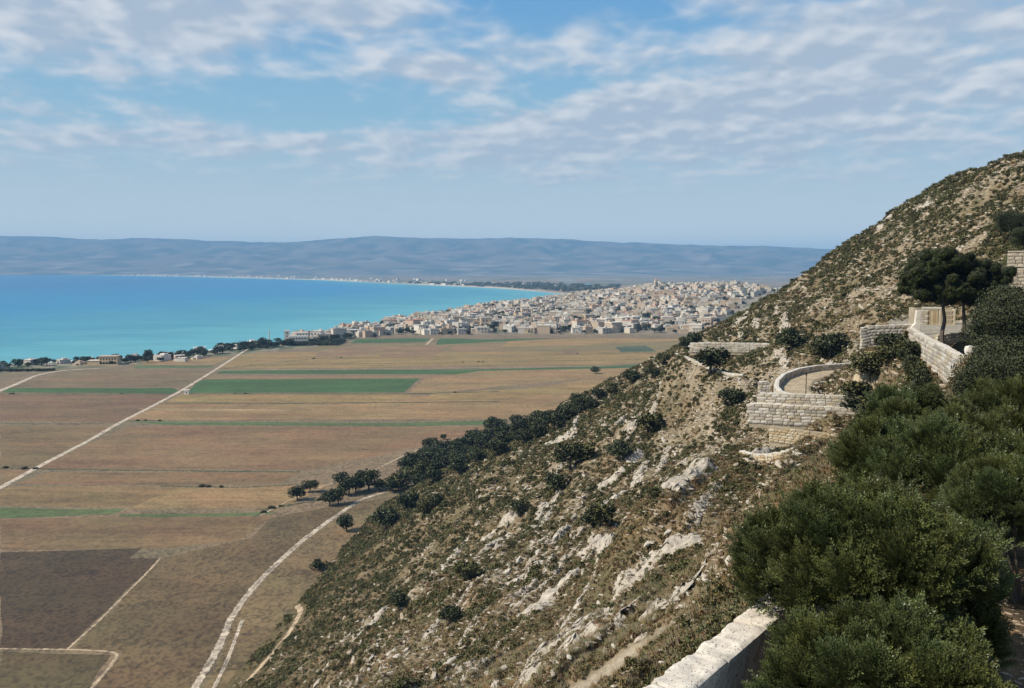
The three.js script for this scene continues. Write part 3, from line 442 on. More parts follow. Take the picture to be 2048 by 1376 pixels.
{
  // limestone: loose rocks
  const all = slopePlaces(401, 15000, (x, d, s, R) => (R() < smooth(0.45, 1.1, stoniness(x, d)) * 0.9 + 0.05 ? 1 : 0)).map(([x, d, s, k, R]) => [x, d, s, lerp(0.5, 1.0, smooth(40, 160, d)) * (0.13 + 0.65 * R() ** 3.4 + 0.28 * smooth(240, 420, d) * R()), Math.atan2(8, footX(d + 4) - footX(d - 4)) + (R() - 0.5) * 0.9, R(), R(), R()]);
  all.sort((a, b) => b[3] / b[1] - a[3] / a[1]);
  const rest = [[], [], [], [], []]; let n = 0;
  const put = (a) => [a[0], hillTop(a[0], a[1]) + a[3] * 0.08, a[1], a[3] * (1.1 + 0.9 * a[5]), a[3] * (0.7 + 0.5 * a[6]), a[3] * 0.8, a[4], null, (a[5] - 0.5) * 0.5, (a[6] - 0.3) * 0.6];
  for (const a of all) {
    if (n < 280 && Math.abs(a[0] / a[1]) < 0.37) {
      const q = put(a), m = part('rock', rockGeos[n % 5], mRock[Math.floor(a[7] * 2.99)]); m.name = numbered('rock'); m.position.set(q[0], q[1], -q[2]); m.rotation.set(q[8], q[6], q[9], 'YXZ'); m.scale.set(q[3], q[4], q[5]);
      tag(m, (a[3] * 1800 / a[1] > 14 ? 'large ' : 'small ') + ['pale limestone rock ', 'tan weathered rock ', 'whitish limestone rock '][Math.floor(a[7] * 2.99)] + zone(a[0], a[1], a[2]), 'rock', 'loose limestone rocks on the hillside'); scene.add(m); n++;
    } else rest[Math.floor(a[7] * 4.99)].push(a);
  }
  rest.forEach((l, i) => stuffCopies('rubble', 'pale limestone rubble strewn over the hillside', 'rubble', rockGeos[i], mRock[i % 3], l.map(put)));
}
{
  const chips = [[], []]; const R = mulberry(431);
  for (let i = 0; i < 150000 && chips[0].length + chips[1].length < 34000; i++) { const d = 26 + 330 * R() ** 1.2, x = (R() * 1.15 - 0.55) * d, s = hillS(x, d); if (s < 6 || keepClear(x, d) || R() > (0.12 + stoniness(x, d) * 0.7) * smooth(0, 90, s)) continue; const r = (0.05 + 0.12 * R() ** 2) * (1 + d / 160); chips[i % 2].push([x, hillTop(x, d) + r * 0.2, d, r * 1.5, r * 0.9, r, R() * 6.28]); }
  chips.forEach((l, i) => stuffCopies('stone_chips', 'pale stone chips sprinkled between the shrubs of the slope', 'stones', rockGeos[i + 2], mRock[i * 2], l));
}
// bare limestone ledges along the strata
const streaks = []; { const R = mulberry(555); for (let i = 0; i < 4000 && streaks.length < 52; i++) { const d = 52 + 230 * R(), x = (R() * 0.62 - 0.3) * d, s = hillS(x, d), len = (6 + 14 * R()) * (0.6 + d / 150); if (s < 55 || s > 235 || keepClear(x, d) || onLine(LAYOUT.pathWall, x, d)[0] < 5 || Math.hypot(hillTop(x + 1.5, d) - hillTop(x - 1.5, d), hillTop(x, d + 1.5) - hillTop(x, d - 1.5)) > 2.7 || (d > 130 && x / d > 0.17 && s < 150)) continue; const off = x - footX(d), bend = 0.14 + (R() - 0.5) * 0.16; streaks.push([0, 0.33, 0.66, 1].map((t) => [footX(d + t * len) + off + bend * t * len, d + t * len])); } }
LAYOUT.outcrops.concat(streaks).forEach((line, n) => {
  if (line.length < 2) return;
  const R = mulberry(700 + n), d0 = line[0][1], W = (n < 20 ? (d0 < 90 ? 1.5 : d0 < 160 ? 2.4 : 2.8) : (d0 < 90 ? 0.7 : d0 < 160 ? 1.0 : 1.5)) * (0.65 + 0.4 * R()), pts = [];
  for (let i = 1; i < line.length; i++) { const [a, b] = [line[i - 1], line[i]], L = Math.hypot(b[0] - a[0], b[1] - a[1]), k = Math.ceil(L / Math.max(0.18, W * 0.16)); for (let j = 0; j < k; j++) pts.push([lerp(a[0], b[0], j / k), lerp(a[1], b[1], j / k)]); }
  if (pts.length > 420) pts.length = 420;
  const base = pts[0], pos = [], col = [], uv = [], idx = [], V = 17;
  pts.forEach(([x, d], i) => {
    const a = pts[Math.max(0, i - 3)], b = pts[Math.min(pts.length - 1, i + 3)], L = Math.hypot(b[0] - a[0], b[1] - a[1]) || 1, nx = (b[1] - a[1]) / L, nd = -(b[0] - a[0]) / L, end = smooth(0, 0.16, i / pts.length) * smooth(0, 0.16, 1 - i / pts.length);
    for (let v = 0; v < V; v++) {
      const q = v / (V - 1) * 2 - 1, X = x + nx * q * W + 0.35 * n2(i * 0.2, v), D = d + nd * q * W + 0.35 * n2(v, i * 0.2 + 9);
      const body = (1 - q * q) * end, big = fbm(X * 0.55 / W + n, D * 0.55 / W, 3), cr = Math.abs(n2b(X * 1.3, D * 1.3)), step = Math.floor((body * 1.6 + big * 0.9 + 0.4) * 4) / 4;
      const y = hillTop(X, D) - 0.40 * W + W * 0.36 * (body * 0.8 + step * 0.45 + big * 0.7) + 0.12 * cr + 0.10 * W + 0.16 * n2(X * 2.2, D * 2.2) * W * 0.5;
      pos.push(X - base[0], y - 60, -(D - base[1])); uv.push(X + y * 0.5, D + y * 0.5);
      const f = 0.84 + 0.35 * fbm(X * 0.9, D * 0.9 + n, 3) - 0.3 * smooth(0.12, 0.0, cr); col.push(0.55 * f, 0.485 * f, 0.395 * f);
    }
    if (i) for (let v = 0; v + 1 < V; v++) { const q = (i - 1) * V + v; idx.push(q, q + V, q + V + 1, q, q + V + 1, q + 1); }
  });
  const m = part('rock_outcrop', geom(pos, idx, col, uv), new THREE.MeshPhysicalMaterial({ vertexColors: true, map: stoneTex, bumpMap: stoneBump, bumpScale: 0.06, roughness: 0.95, specularIntensity: 0.3, side: THREE.DoubleSide }));
  m.name = numbered('rock_outcrop'); m.position.set(base[0], 60, -base[1]); scene.add(m);
  tag(m, ['long white limestone ledge running down to the near slope', 'broken white ledge just below the longest limestone ledge', 'pale ledge low on the slope in line with the longest ledge', 'white ledge at the lower edge left of the footpath', 'pitted white slab beside the footpath left of the big bush', 'long jagged ledge above the footpath slab', 'pale ledge at the lower edge, leftmost of the near ledges', 'low broken ledge left of the pitted slab', 'flat pale slab above the little curved path wall', 'pale ledge in the middle of the scrubby slope', 'upper end ledge beside the longest white ledge', 'small white ledge half behind the big bush'][n] ?? (n < 20 ? 'pale limestone ledge ' : 'thin limestone streak ') + zone(base[0], base[1], hillS(...base)) + ', ' + ['widest', 'narrow', 'broken', 'long', 'short', 'stepped', 'cracked', 'low', 'rough', 'jagged', 'rounded', 'flat'][n % 12], 'rock outcrop', 'limestone ledges on the hillside');
});
// trees of the slope foot and the plain
LAYOUT.plainTrees.forEach(([x, d, h], i) => placeTree('oak_tree', treeKinds, i, mOak, ['lone dark oak at the left tip of the farm track', 'second small oak beside the left tip of the farm track', 'leftmost oak of the clump between the two tracks', 'low oak at the front of the clump between the tracks', 'small oak at the back of the clump by the farm track', 'round oak in the middle of the clump between tracks', 'oak right of centre in the clump between the tracks', 'tallest oak of the clump between the tracks', 'slim oak right of the clump between the tracks', 'oak touching the end of the white track', 'small oak behind the end of the white track', 'lone round oak right of the white track', 'oak standing clear above the wood by the green strip', 'oak beside the tan field above the wood', 'right hand oak of three above the wood', 'tiny bush-like oak on the track beside the field', 'lone tiny tree in the tan field near the hill'][i], 'oak trees on the plain', x, -0.05, d, h));
LAYOUT.hillTrees.forEach(([x, d, h], i) => placeTree('evergreen_tree', treeKinds, i + 1, i % 3 ? mOak : mScrub, (h > 4 ? 'tall ' : 'small ') + ['dark', 'bushy', 'rounded', 'dense', 'ragged'][i % 5] + ' evergreen tree ' + zone(x, d, hillS(x, d)), 'bushy evergreen trees on the hillside', x, hillTop(x, d) - 0.1, d, h * (i < 5 ? 1 : 1.15), 'tree', i < 5 ? 1.15 : 1.3));
[[45.4, 113.8, 2.6], [46.2, 115.4, 3.2], [47.6, 112.8, 2.8], [48.8, 114.8, 3.4], [46.9, 117.2, 3.6], [49.4, 110.8, 2.6], [47.8, 116.6, 3.0], [44.4, 112, 2.2], [46.3, 118.2, 2.6], [44.7, 116.3, 3.4], [45.2, 117.5, 3.8], [45.9, 116.9, 3.2]].forEach(([x, d, h], i) => placeTree('bank_tree', treeKinds, i, i % 2 ? mOak : mScrub, ['rounded', 'tall', 'low', 'spreading', 'tallest', 'small', 'leaning', 'lowest', 'ragged', 'roadside', 'thick', 'narrow'][i] + ' dark bush on the bank between the road and the terrace wall', 'dark bushes on the bank under the terrace wall', x, hillTop(x, d) - h * 0.22, d, h, 'bush', 1.35));
LAYOUT.woodTrees.forEach(([x, d, h], i) => placeTree('wood_tree', treeKinds, i, mOak, (h > 8.2 ? 'tall' : h > 7 ? 'middling' : 'low') + ' dark oak in the ' + (d < 400 ? 'near end' : d < 470 ? 'near half' : d < 560 ? 'middle' : d < 680 ? 'far half' : 'far end') + ' of the hill-foot wood, ' + (hillS(x, d) < 6 ? 'on the field side' : hillS(x, d) < 22 ? 'in its midst' : 'on the slope side'), 'oaks of the wood at the foot of the hill', x, Math.max(-0.1, hillTop(x, d) - 0.1), d, h * 0.85));
// scrub and rocks on the steep banks under the terrace and beside the road
{
  const R = mulberry(333), rocks = [], green = [[], []];
  for (let i = 0; i < 5200; i++) {
    const x = 28 + R() * 30, d = 84 + R() * 82, w = Math.max(benchW(x, d, 1), benchW(x, d, 2)); if (w > 0.02) continue;
    const h = hillTop(x, d), steep = Math.hypot(hillTop(x + 0.4, d) - h, hillTop(x, d + 0.4) - h) / 0.4; if (steep < 0.75 || R() > steep * 0.4) continue;
    if (R() < 0.42) { const s = 0.15 + 0.5 * R() ** 2; rocks.push([x, h + s * 0.1, d, s * 1.3, s, s, R() * 6.28, null, (R() - 0.5), (R() - 0.5)]); } else { const s = 0.25 + 0.5 * R() ** 1.5; green[R() < 0.45 ? 0 : 1].push([x, h - 0.05, d, s, s * 0.85, s, R() * 6.28]); }
  }
  stuffCopies('bank_rubble', 'ochre rocks breaking out of the banks beside the curving road', 'rubble', rockGeos[2], mRock[1], rocks);
  stuffCopies('bank_scrub', 'dark scrub on the banks under the pine terrace', 'scrub', scrubKinds[1].foliage, mScrub, green[0]); stuffCopies('bank_scrub', 'olive scrub on the banks beside the curving road', 'scrub', scrubKinds[0].foliage, mOlive, green[1]);
}
// ---------------------------------------------------------------- stone walls
const stoneGeos = [1, 2, 3, 4, 5, 6].map((s) => {
  const R = mulberry(800 + s), g = new THREE.BoxGeometry(1, 1, 1, 2, 2, 1), p = g.attributes.position, done = new Map();
  for (let i = 0; i < p.count; i++) {
    const k = [p.getX(i), p.getY(i), p.getZ(i)].join(); if (!done.has(k)) { const x = p.getX(i), y = p.getY(i), z = p.getZ(i), corner = Math.abs(x) > 0.4 && Math.abs(y) > 0.4 ? 0.90 : 1; done.set(k, [x * corner + (R() - 0.5) * 0.09, y * corner + (R() - 0.5) * 0.10, z + (z > 0 ? (Math.abs(x) < 0.1 && Math.abs(y) < 0.1 ? 0.28 : -0.05) + (R() - 0.5) * 0.22 : 0)]); }
    p.setXYZ(i, ...done.get(k));
  }
  g.computeVertexNormals(); return g;
});
const stoneTones = [[0.56, 0.495, 0.395], [0.62, 0.56, 0.465], [0.48, 0.415, 0.32], [0.53, 0.45, 0.325], [0.66, 0.61, 0.53], [0.41, 0.37, 0.31]].map((c) => mat(...c, 0.95, { map: stoneTex, bumpMap: stoneBump, bumpScale: 0.02 }));
const warmTones = [[0.50, 0.39, 0.24], [0.56, 0.46, 0.31], [0.44, 0.33, 0.19], [0.58, 0.50, 0.37]].map((c) => mat(...c, 0.95, { map: stoneTex, bumpMap: stoneBump, bumpScale: 0.02 }));
const mMortar = mat(0.42, 0.35, 0.25, 1, { map: stoneTex }), mPlaster = mat(0.70, 0.65, 0.56, 0.95, { map: stoneTex, bumpMap: stoneBump, bumpScale: 0.015 });
// pts: top line [x, top, d]; side +1 faces to the left of the walking direction
function prism(pts, height, thick, dropTop = 0) {
  const pos = [], idx = [], n = pts.length;
  pts.forEach(([x, y, d], i) => { const a = pts[Math.max(0, i - 1)], b = pts[Math.min(n - 1, i + 1)], L = Math.hypot(b[0] - a[0], b[2] - a[2]) || 1, nx = -(b[2] - a[2]) / L * thick / 2, nd = (b[0] - a[0]) / L * thick / 2; for (const [s, yy] of [[1, y - dropTop], [1, y - height], [-1, y - height], [-1, y - dropTop]]) pos.push(x + nx * s, yy, -(d + nd * s)); });
  for (let i = 1; i < n; i++) for (let k = 0; k < 4; k++) { const a = (i - 1) * 4 + k, b = (i - 1) * 4 + (k + 1) % 4; idx.push(a, b, b + 4, a, b + 4, a + 4); }
  const e = (n - 1) * 4; idx.push(0, 2, 1, 0, 3, 2, e, e + 1, e + 2, e, e + 2, e + 3);
  const g = new THREE.BufferGeometry(); g.setAttribute('position', new THREE.Float32BufferAttribute(pos, 3)); g.setIndex(idx);
  const h = g.toNonIndexed(); h.computeVertexNormals(); const p = h.attributes.position, uv = []; for (let i = 0; i < p.count; i++) uv.push(p.getX(i) - p.getZ(i) * 0.7, p.getY(i) + p.getZ(i) * 0.2); h.setAttribute('uv', new THREE.Float32BufferAttribute(uv, 2));
  return h;
}
function resample(pts, step) { const out = []; for (let i = 1; i < pts.length; i++) { const a = pts[i - 1], b = pts[i], L = Math.hypot(b[0] - a[0], b[2] - a[2]), n = Math.max(1, Math.round(L / step)); for (let k = 0; k < n; k++) out.push([0, 1, 2].map((c) => lerp(a[c], b[c], k / n))); } out.push(pts[pts.length - 1]); return out; }
function stoneWall(name, label, pts, { height, thick = 0.6, sides = [1], course = 0.4, long = 0.9, coping = 0.14, tones = stoneTones, seed = 1, ragged = 0, limit = 290, category = 'wall', group } = {}) {
  const R = mulberry(seed * 91 + 7), o = pts[0], t = thing(name, label, category, o[0], o[1] - height, o[2], 0, group), loc = pts.map(([x, y, d]) => [x - o[0], y - o[1] + height, d - o[2]]);
  part('core', prism(resample(loc, 1.2), height + 0.6, thick - 0.1, coping), mMortar, t);
  let made = 0;
  const segs = []; let total = 0; for (let i = 1; i < loc.length; i++) { const a = loc[i - 1], b = loc[i], L = Math.hypot(b[0] - a[0], b[2] - a[2]); segs.push([a, b, L, total]); total += L; }
  const at = (s) => { const g = segs.find((q) => s <= q[3] + q[2]) ?? segs[segs.length - 1], k = (s - g[3]) / g[2], ux = (g[1][0] - g[0][0]) / g[2], ud = (g[1][2] - g[0][2]) / g[2]; return [lerp(g[0][0], g[1][0], k), lerp(g[0][1], g[1][1], k), lerp(g[0][2], g[1][2], k), ux, ud]; };
  const rows = Math.max(1, Math.round((height - coping) / course)), rh = (height - coping) / rows;
  for (const side of sides) for (let r = 0; r < rows; r++) for (let s = -R() * long * 0.5; s < total;) {
    const L = long * (0.55 + 0.9 * R()), mid = clamp(s + L / 2, 0.05, total - 0.05); s += L;
    if (made >= limit || (r === 0 && R() < ragged)) continue;
    const [x, y, d, ux, ud] = at(mid), m = part('stone', stoneGeos[Math.floor(R() * 5.99)], tones[Math.floor(R() * tones.length)], t);
    const out = (thick / 2 - 0.06) * side;
    m.position.set(x - ud * out, y - coping - rh * (r + 0.5), -(d + ux * out)); m.rotation.y = Math.atan2(ud, ux) + (side > 0 ? Math.PI : 0); m.rotation.z = (R() - 0.5) * 0.05;
    m.scale.set(Math.min(L, total) * 0.975, rh * (0.93 + 0.06 * R()), 0.2 + 0.06 * R()); made++;
  }
  if (coping) for (let s = 0; s < total - 0.1;) {
    const L = Math.min(total - s, long * (0.9 + 0.8 * R())), [x, y, d, ux, ud] = at(s + L / 2); s += L;
    const m = part('coping_stone', stoneGeos[Math.floor(R() * 5.99)], stoneTones[R() < 0.6 ? 4 : 1], t);
    m.rotation.order = 'YXZ'; m.position.set(x, y - coping / 2, -d); m.rotation.y = Math.atan2(ud, ux); m.rotation.x = -Math.PI / 2; m.scale.set(L * 0.985, thick * 1.08, coping * (0.9 + 0.35 * R()));
  }
  return t;
}
stoneWall('road_wall', 'tall pale stone retaining wall under the curving road, with a lamp post behind', [[32.8, 83.5, 118.2], [36.5, 83.5, 117.2], [42, 83.45, 116.2], [47.4, 83.4, 115], [52, 83.4, 113.2]], { height: 3.3, side: -1, sides: [-1], course: 0.36, long: 0.95, thick: 0.7, seed: 3 });
stoneWall('stone_plinth', 'stepped stone plinth along the foot of the tall road wall', [[31.4, 82.2, 117.8], [36.4, 82.1, 116.4], [42, 82.0, 115.4], [48, 81.9, 114.1]], { height: 2.6, sides: [-1], course: 0.42, long: 1.0, thick: 0.8, seed: 4, limit: 200, coping: 0.1 });
stoneWall('road_parapet', 'curved low stone parapet on the outer side of the pale road', [[37.2, 83.2, 119], [36.7, 83.2, 122], [37.6, 83.2, 127], [39.8, 83.2, 134], [43.2, 83.2, 142], [47.8, 83.2, 149.5], [53, 83.1, 155.5], [60, 83.0, 159.8], [67, 83, 162.5]], { height: 1.3, sides: [-1, 1], course: 0.42, long: 1.0, thick: 0.6, seed: 5 });
stoneWall('far_wall', 'long pale stone wall holding the road on the far bend', [[47.2, 80.1, 237.5], [50.5, 80.35, 236.2], [57, 80.4, 235], [63, 80.4, 233.5], [69.5, 80.5, 230.5], [74, 80.6, 228]], { height: 2.6, sides: [-1], course: 0.5, long: 1.3, thick: 0.8, seed: 6 });
stoneWall('terrace_wall', 'rubble stone wall left of the terrace corner under the pine', [[46.9, 91.9, 120.5], [48, 92.2, 120.7], [50.5, 92.3, 121], [54.2, 92.4, 121.5]], { height: 4.6, sides: [-1], course: 0.4, long: 0.8, thick: 0.7, seed: 7, tones: stoneTones.slice(0, 3).concat(stoneTones[4]) });
stoneWall('terrace_wall', 'pale stone terrace wall running down from the corner below the pine', [[53.6, 92.0, 120.8], [52.2, 91.75, 115.5], [49.6, 91.65, 107], [46.6, 91.6, 96.5], [43.4, 91.5, 86.4]], { height: 4.4, sides: [-1], course: 0.48, long: 1.25, thick: 0.7, seed: 8 });
stoneWall('terrace_wall', 'short stone terrace wall behind the olive tree at right', [[43.4, 91.45, 86.2], [46.5, 91.4, 85.2], [52, 91.4, 85.6]], { height: 2.4, sides: [-1], course: 0.42, long: 0.9, thick: 0.6, seed: 9, limit: 90 });
stoneWall('dry_stone_wall', 'low grey dry stone wall across the terrace behind the pine trunk', [[51.5, 91.9, 109], [54, 92.0, 110], [57.5, 92.0, 111], [60, 92.2, 111.6]], { height: 1.2, sides: [-1], course: 0.3, long: 0.55, thick: 0.6, seed: 10, ragged: 0.3, coping: 0, limit: 110 });
stoneWall('ruined_wall', 'crumbling ochre retaining wall below the plinth of the road wall', [[33.6, 79.5, 115.6], [37, 79.3, 113.8], [41, 79.0, 112.4], [45, 78.8, 111.2]], { height: 2.0, sides: [-1], course: 0.34, long: 0.6, thick: 0.7, seed: 11, tones: warmTones, ragged: 0.55, coping: 0 });
const climb = (line, top) => { const p = resample(line.map(([x, d]) => [x, 0, d]), 0.8).map(([x, , d]) => [x, hillTop(x, d) + top, d]); for (let k = 0; k < 24; k++) for (let i = 1; i + 1 < p.length; i++) p[i] = [0, 1, 2].map((c) => (p[i - 1][c] + p[i][c] * 2 + p[i + 1][c]) / 4); return p; };
stoneWall('path_wall', 'small curved path wall with pale capping on the slope left of the bushes', climb(LAYOUT.pathWall, 0.55), { height: 1.9, sides: [-1], course: 0.36, long: 0.6, thick: 0.6, seed: 12, tones: warmTones, limit: 120 });
stoneWall('path_wall', 'low stone wall edging the zigzag path below the far wall', climb(LAYOUT.lowPath, 0.7), { height: 1.6, sides: [-1], course: 0.5, long: 1.1, thick: 0.7, seed: 13, limit: 150 });
stoneWall('gate_pillar', 'square stone pillar standing at the left end of the road wall', [[33.1, 84.85, 119.6], [34.2, 84.85, 119.5]], { height: 2.2, sides: [-1, 1], course: 0.34, long: 0.55, thick: 1.0, seed: 14, category: 'pillar' });
{ // the white pier at the terrace corner, and a white block on the wall end
  const g = new THREE.Shape([[-0.9, 0], [0.55, 0], [0.55, 3.0], [0.05, 3.05], [-0.05, 1.3], [-0.9, 0.5]].map((p) => new THREE.Vector2(...p)));
  const m = part('wall_pier', new THREE.ExtrudeGeometry(g, { depth: 0.6, bevelSize: 0.04, bevelThickness: 0.04, bevelSegments: 1 }), mPlaster); m.name = 'wall_pier'; m.position.set(54.3, 91.2, -121.2); m.rotation.y = -0.1; scene.add(tag(m, 'whitewashed stepped pier at the terrace corner', 'pier'));
  const b = part('stone_block', stoneGeos[0], mPlaster); b.name = 'stone_block'; b.position.set(45.1, 91.9, -87.9); b.scale.set(1.1, 0.9, 0.7); scene.add(tag(b, 'white stone block at the lower end of the terrace wall', 'block'));
}
{ // roofless stone hut on the terrace
  const t = thing('stone_hut', 'roofless stone hut with yellowish boarded doorway behind the pine', 'hut', 66, 91, 141, -0.12), box = (w, h, d, x, y, z, m, name) => { const q = part(name, new THREE.BoxGeometry(w, h, d), m, t); q.position.set(x, y, z); return q; };
  const back = box(6.6, 2.6, 0.4, 0.6, 1.3, -2.4, mMortar, 'back_wall'), side = box(0.4, 2.7, 2.6, -2.7, 1.35, -1.1, mMortar, 'side_wall'), front = box(1.9, 2.4, 0.35, -1.8, 1.2, 0.2, mMortar, 'front_wall');
  box(2.9, 0.22, 0.5, -0.2, 2.72, 0.2, mPlaster, 'lintel'); const door = box(1.5, 2.2, 0.1, 0.0, 1.1, 0.15, mat(0.42, 0.30, 0.11), 'door'); for (let i = 0; i < 4; i++) { const p = part('plank', new THREE.BoxGeometry(0.33, 2.15, 0.05), warmTones[i % 3], door); p.position.set(-0.54 + i * 0.36, 0, 0.08); }
  for (const y of [0.15, 0.85, 1.55, 2.25]) box(2.2, 0.14, 0.6, 2.0, y, 0.05, warmTones[1], 'shelf_ledge'); for (const x of [0.95, 3.1]) box(0.25, 2.5, 0.6, x, 1.25, 0.1, warmTones[3], 'jamb');
  const R = mulberry(55); for (let r = 0; r < 6; r++) for (let i = 0; i < 3; i++) { const s = part('stone', stoneGeos[(r + i) % 6], stoneTones[Math.floor(R() * 4.9)], front); s.position.set(-0.62 + i * 0.62 + (r % 2 ? 0.08 : -0.06), -1.0 + r * 0.4, 0.16); s.scale.set(0.6, 0.38, 0.14); }
}
{ // square tower at the right edge: courses of blocks on two faces and a string course
  const t = thing('stone_tower', 'square weathered stone tower at the right edge above the olive tree', 'tower', 76.9, 94, 130.4, -0.5), W = 9.4, H = 8.2;
  const body = part('wall', new THREE.BoxGeometry(W - 0.3, H, W - 0.3), mMortar, t); body.position.set(0, H / 2, 0);
  const R = mulberry(66), grey = [[0.42, 0.365, 0.285], [0.48, 0.42, 0.33], [0.36, 0.31, 0.24]].map((c) => mat(...c, 0.95, { map: stoneTex, bumpMap: stoneBump, bumpScale: 0.03 }));
  for (let r = 0; r < 16; r++) for (const face of [0, 1]) for (let x = -W / 2; x < W / 2 - 0.05;) { const L = Math.min(0.7 + 0.7 * R(), W / 2 - x), s = part('stone', stoneGeos[Math.floor(R() * 5.9)], grey[Math.floor(R() * 2.99)], t), a = x + L / 2; x += L; s.position.set(face ? -W / 2 + 0.12 : a, 0.27 + r * 0.5, face ? a : W / 2 - 0.12); s.rotation.y = face ? -Math.PI / 2 : 0; s.scale.set(L * 0.97, 0.485, 0.3); }
  const b = part('string_course', new THREE.BoxGeometry(W + 0.35, 0.16, W + 0.35), grey[1], t); b.position.y = H - 2.05; const c = part('coping', new THREE.BoxGeometry(W + 0.1, 0.2, W + 0.1), grey[1], t); c.position.y = H + 0.05;
}
{ // lamp post on the road
  const t = thing('lamp_post', 'slim dark lamp post behind the tall road wall', 'lamp post', 39.9, 82.2, 121.2), m = mat(0.02, 0.02, 0.022, 0.5);
  part('pole', limb([[0, 0, 0], [0, 1.6, 0], [0, 3.2, 0]], 0.065, 0.05, 8), m, t); const b = part('base', new THREE.CylinderGeometry(0.1, 0.15, 0.4, 8), m, t); b.position.y = 0.2; const h = part('lantern', new THREE.CylinderGeometry(0.13, 0.08, 0.32, 6), m, t); h.position.y = 3.36; const k = part('cap', new THREE.ConeGeometry(0.17, 0.16, 6), m, t); k.position.y = 3.6;
}
{ // near parapet of pale blocks
  const t = thing('parapet_wall', 'whitewashed pitted stone parapet in the foreground beside the big bush', 'wall', 1.95, 94, 10.66), ang = Math.atan2(0.6, 0.8);
  const pitTex = texture(1024, (u, v) => { const a = pfbm(u, v, 7, 6), p = pn(u * 90, v * 90, 90, 90), c = pn(u * 40 + 3, v * 40, 40, 40), k = smooth(0.76, 0.86, p) * smooth(0.35, 0.6, c), w = 0.86 + (a - 0.5) * 0.6; return [w * (1 - 0.62 * k), w * (0.975 - 0.62 * k), w * (0.935 - 0.60 * k)]; }, 1.3);
  const pitBump = texture(1024, (u, v) => { const p = pn(u * 90, v * 90, 90, 90), c = pn(u * 40 + 3, v * 40, 40, 40); return 0.55 * pfbm(u, v, 9, 6) + 0.45 * (1 - smooth(0.80, 0.88, p) * smooth(0.35, 0.6, c)); }, 1.3);
  const m = mat(0.64, 0.585, 0.505, 0.95, { map: pitTex, bumpMap: pitBump, bumpScale: 0.025 });
  const lens = [1.5, 1.3, 1.05, 1.2, 1.35, 1.1, 1.3, 1.4, 1.6]; let s = -3.9;
  lens.forEach((L, n) => {
    const g = new THREE.BoxGeometry(0.5, 1.75, L - 0.022, 12, 26, 30), p = g.attributes.position, uv = g.attributes.uv, v = new THREE.Vector3();
    for (let i = 0; i < p.count; i++) {
      v.fromBufferAttribute(p, i); const wz = v.z + s + L / 2, ex = Math.abs(v.x) / 0.25, ez = Math.abs(v.z) / (L / 2), top = v.y > 0.8;
      uv.setXY(i, (v.x + v.y * 0.9) + n * 0.37, wz);
      const f = 0.028 * n3(v.x * 2.6 + n, v.y * 2.6, wz * 2.6) + 0.014 * n3(v.x * 9, v.y * 9, wz * 9);
      v.x += Math.sign(v.x) * f * (ex > 0.9 ? 0.5 : 0); if (top) v.y += f * 0.8 - 0.03 * smooth(0.8, 1, ex) - 0.012 * smooth(0.93, 1, ez) + 0.02 * n2(n * 3.3, 1);
      p.setXYZ(i, v.x, v.y, v.z);
    }
    g.computeVertexNormals();
    const b = part('parapet_block', g, m, t), c = s + L / 2; b.rotation.y = -ang; b.position.set(Math.sin(ang) * c, 0, -Math.cos(ang) * c); s += L;
  });
}
// ---------------------------------------------------------------- pines, olive tree and the big bushes
function sprigGeo(seed, leaves, len, leaf, wid, spread) {
  const R = mulberry(seed), P = [], N = [], C = [], I = [];
  for (let i = 0; i < leaves; i++) {
    const t = (i + 0.5) / leaves, a = i * 2.4 + R(), tilt = spread * (1.05 - 0.6 * t) * (0.8 + 0.4 * R()), dir = norm([Math.cos(a) * tilt, 1, Math.sin(a) * tilt]), side = norm(cross(dir, [Math.sin(a + 0.4), 0.2, -Math.cos(a + 0.4)].map((v, k) => k === 1 ? v : v))), L = leaf * (0.75 + 0.45 * R()) * (1 - 0.25 * t);
    const f = 0.78 + 0.42 * R();
    let nn = cross(side, dir); if (nn[1] < 0) nn = nn.map((v) => -v);
    const sd = norm(cross(dir, nn));
    pushLeaf(P, N, C, I, Math.cos(a) * 0.004, t * len, Math.sin(a) * 0.004, dir, sd, L, wid * L / leaf, norm(nn), [f * (1 + 0.18 * t), f * (1 + 0.12 * t), f]);
  }
  const g = new THREE.BufferGeometry(); g.setAttribute('position', new THREE.Float32BufferAttribute(P, 3)); g.setAttribute('normal', new THREE.Float32BufferAttribute(N, 3)); g.setAttribute('color', new THREE.Float32BufferAttribute(C, 3)); g.setIndex(I); return g;
}
const sprigs = [1, 2, 3].map((s) => sprigGeo(900 + s, 18, 0.17, 0.052, 0.0115, 1.0));
function aim(R, u, up) { return norm([u[0] + (R() - 0.5) * 0.9, u[1] + up + (R() - 0.5) * 0.5, u[2] + (R() - 0.5) * 0.9]); }
const qa = new THREE.Quaternion(), qb = new THREE.Quaternion(), va = new THREE.Vector3();
function foliageCopies(name, geo, material, items, parent) {   // items: [x, y, z, dir, scale, tint]
  const m = shadows(new THREE.InstancedMesh(geo, material, items.length)); m.name = name; m.userData.kind = 'stuff'; const c = new THREE.Color();
  items.forEach(([x, y, z, dir, s, tint], i) => { qa.setFromUnitVectors(UP, va.set(...dir)); qb.setFromAxisAngle(UP, (i * 2.399) % 6.283); M4.compose(tmpP.set(x, y, z), qa.multiply(qb), tmpS.set(s, s, s)); m.setMatrixAt(i, M4); m.setColorAt(i, c.setRGB(...tint)); });
  parent.add(m); return m;
}
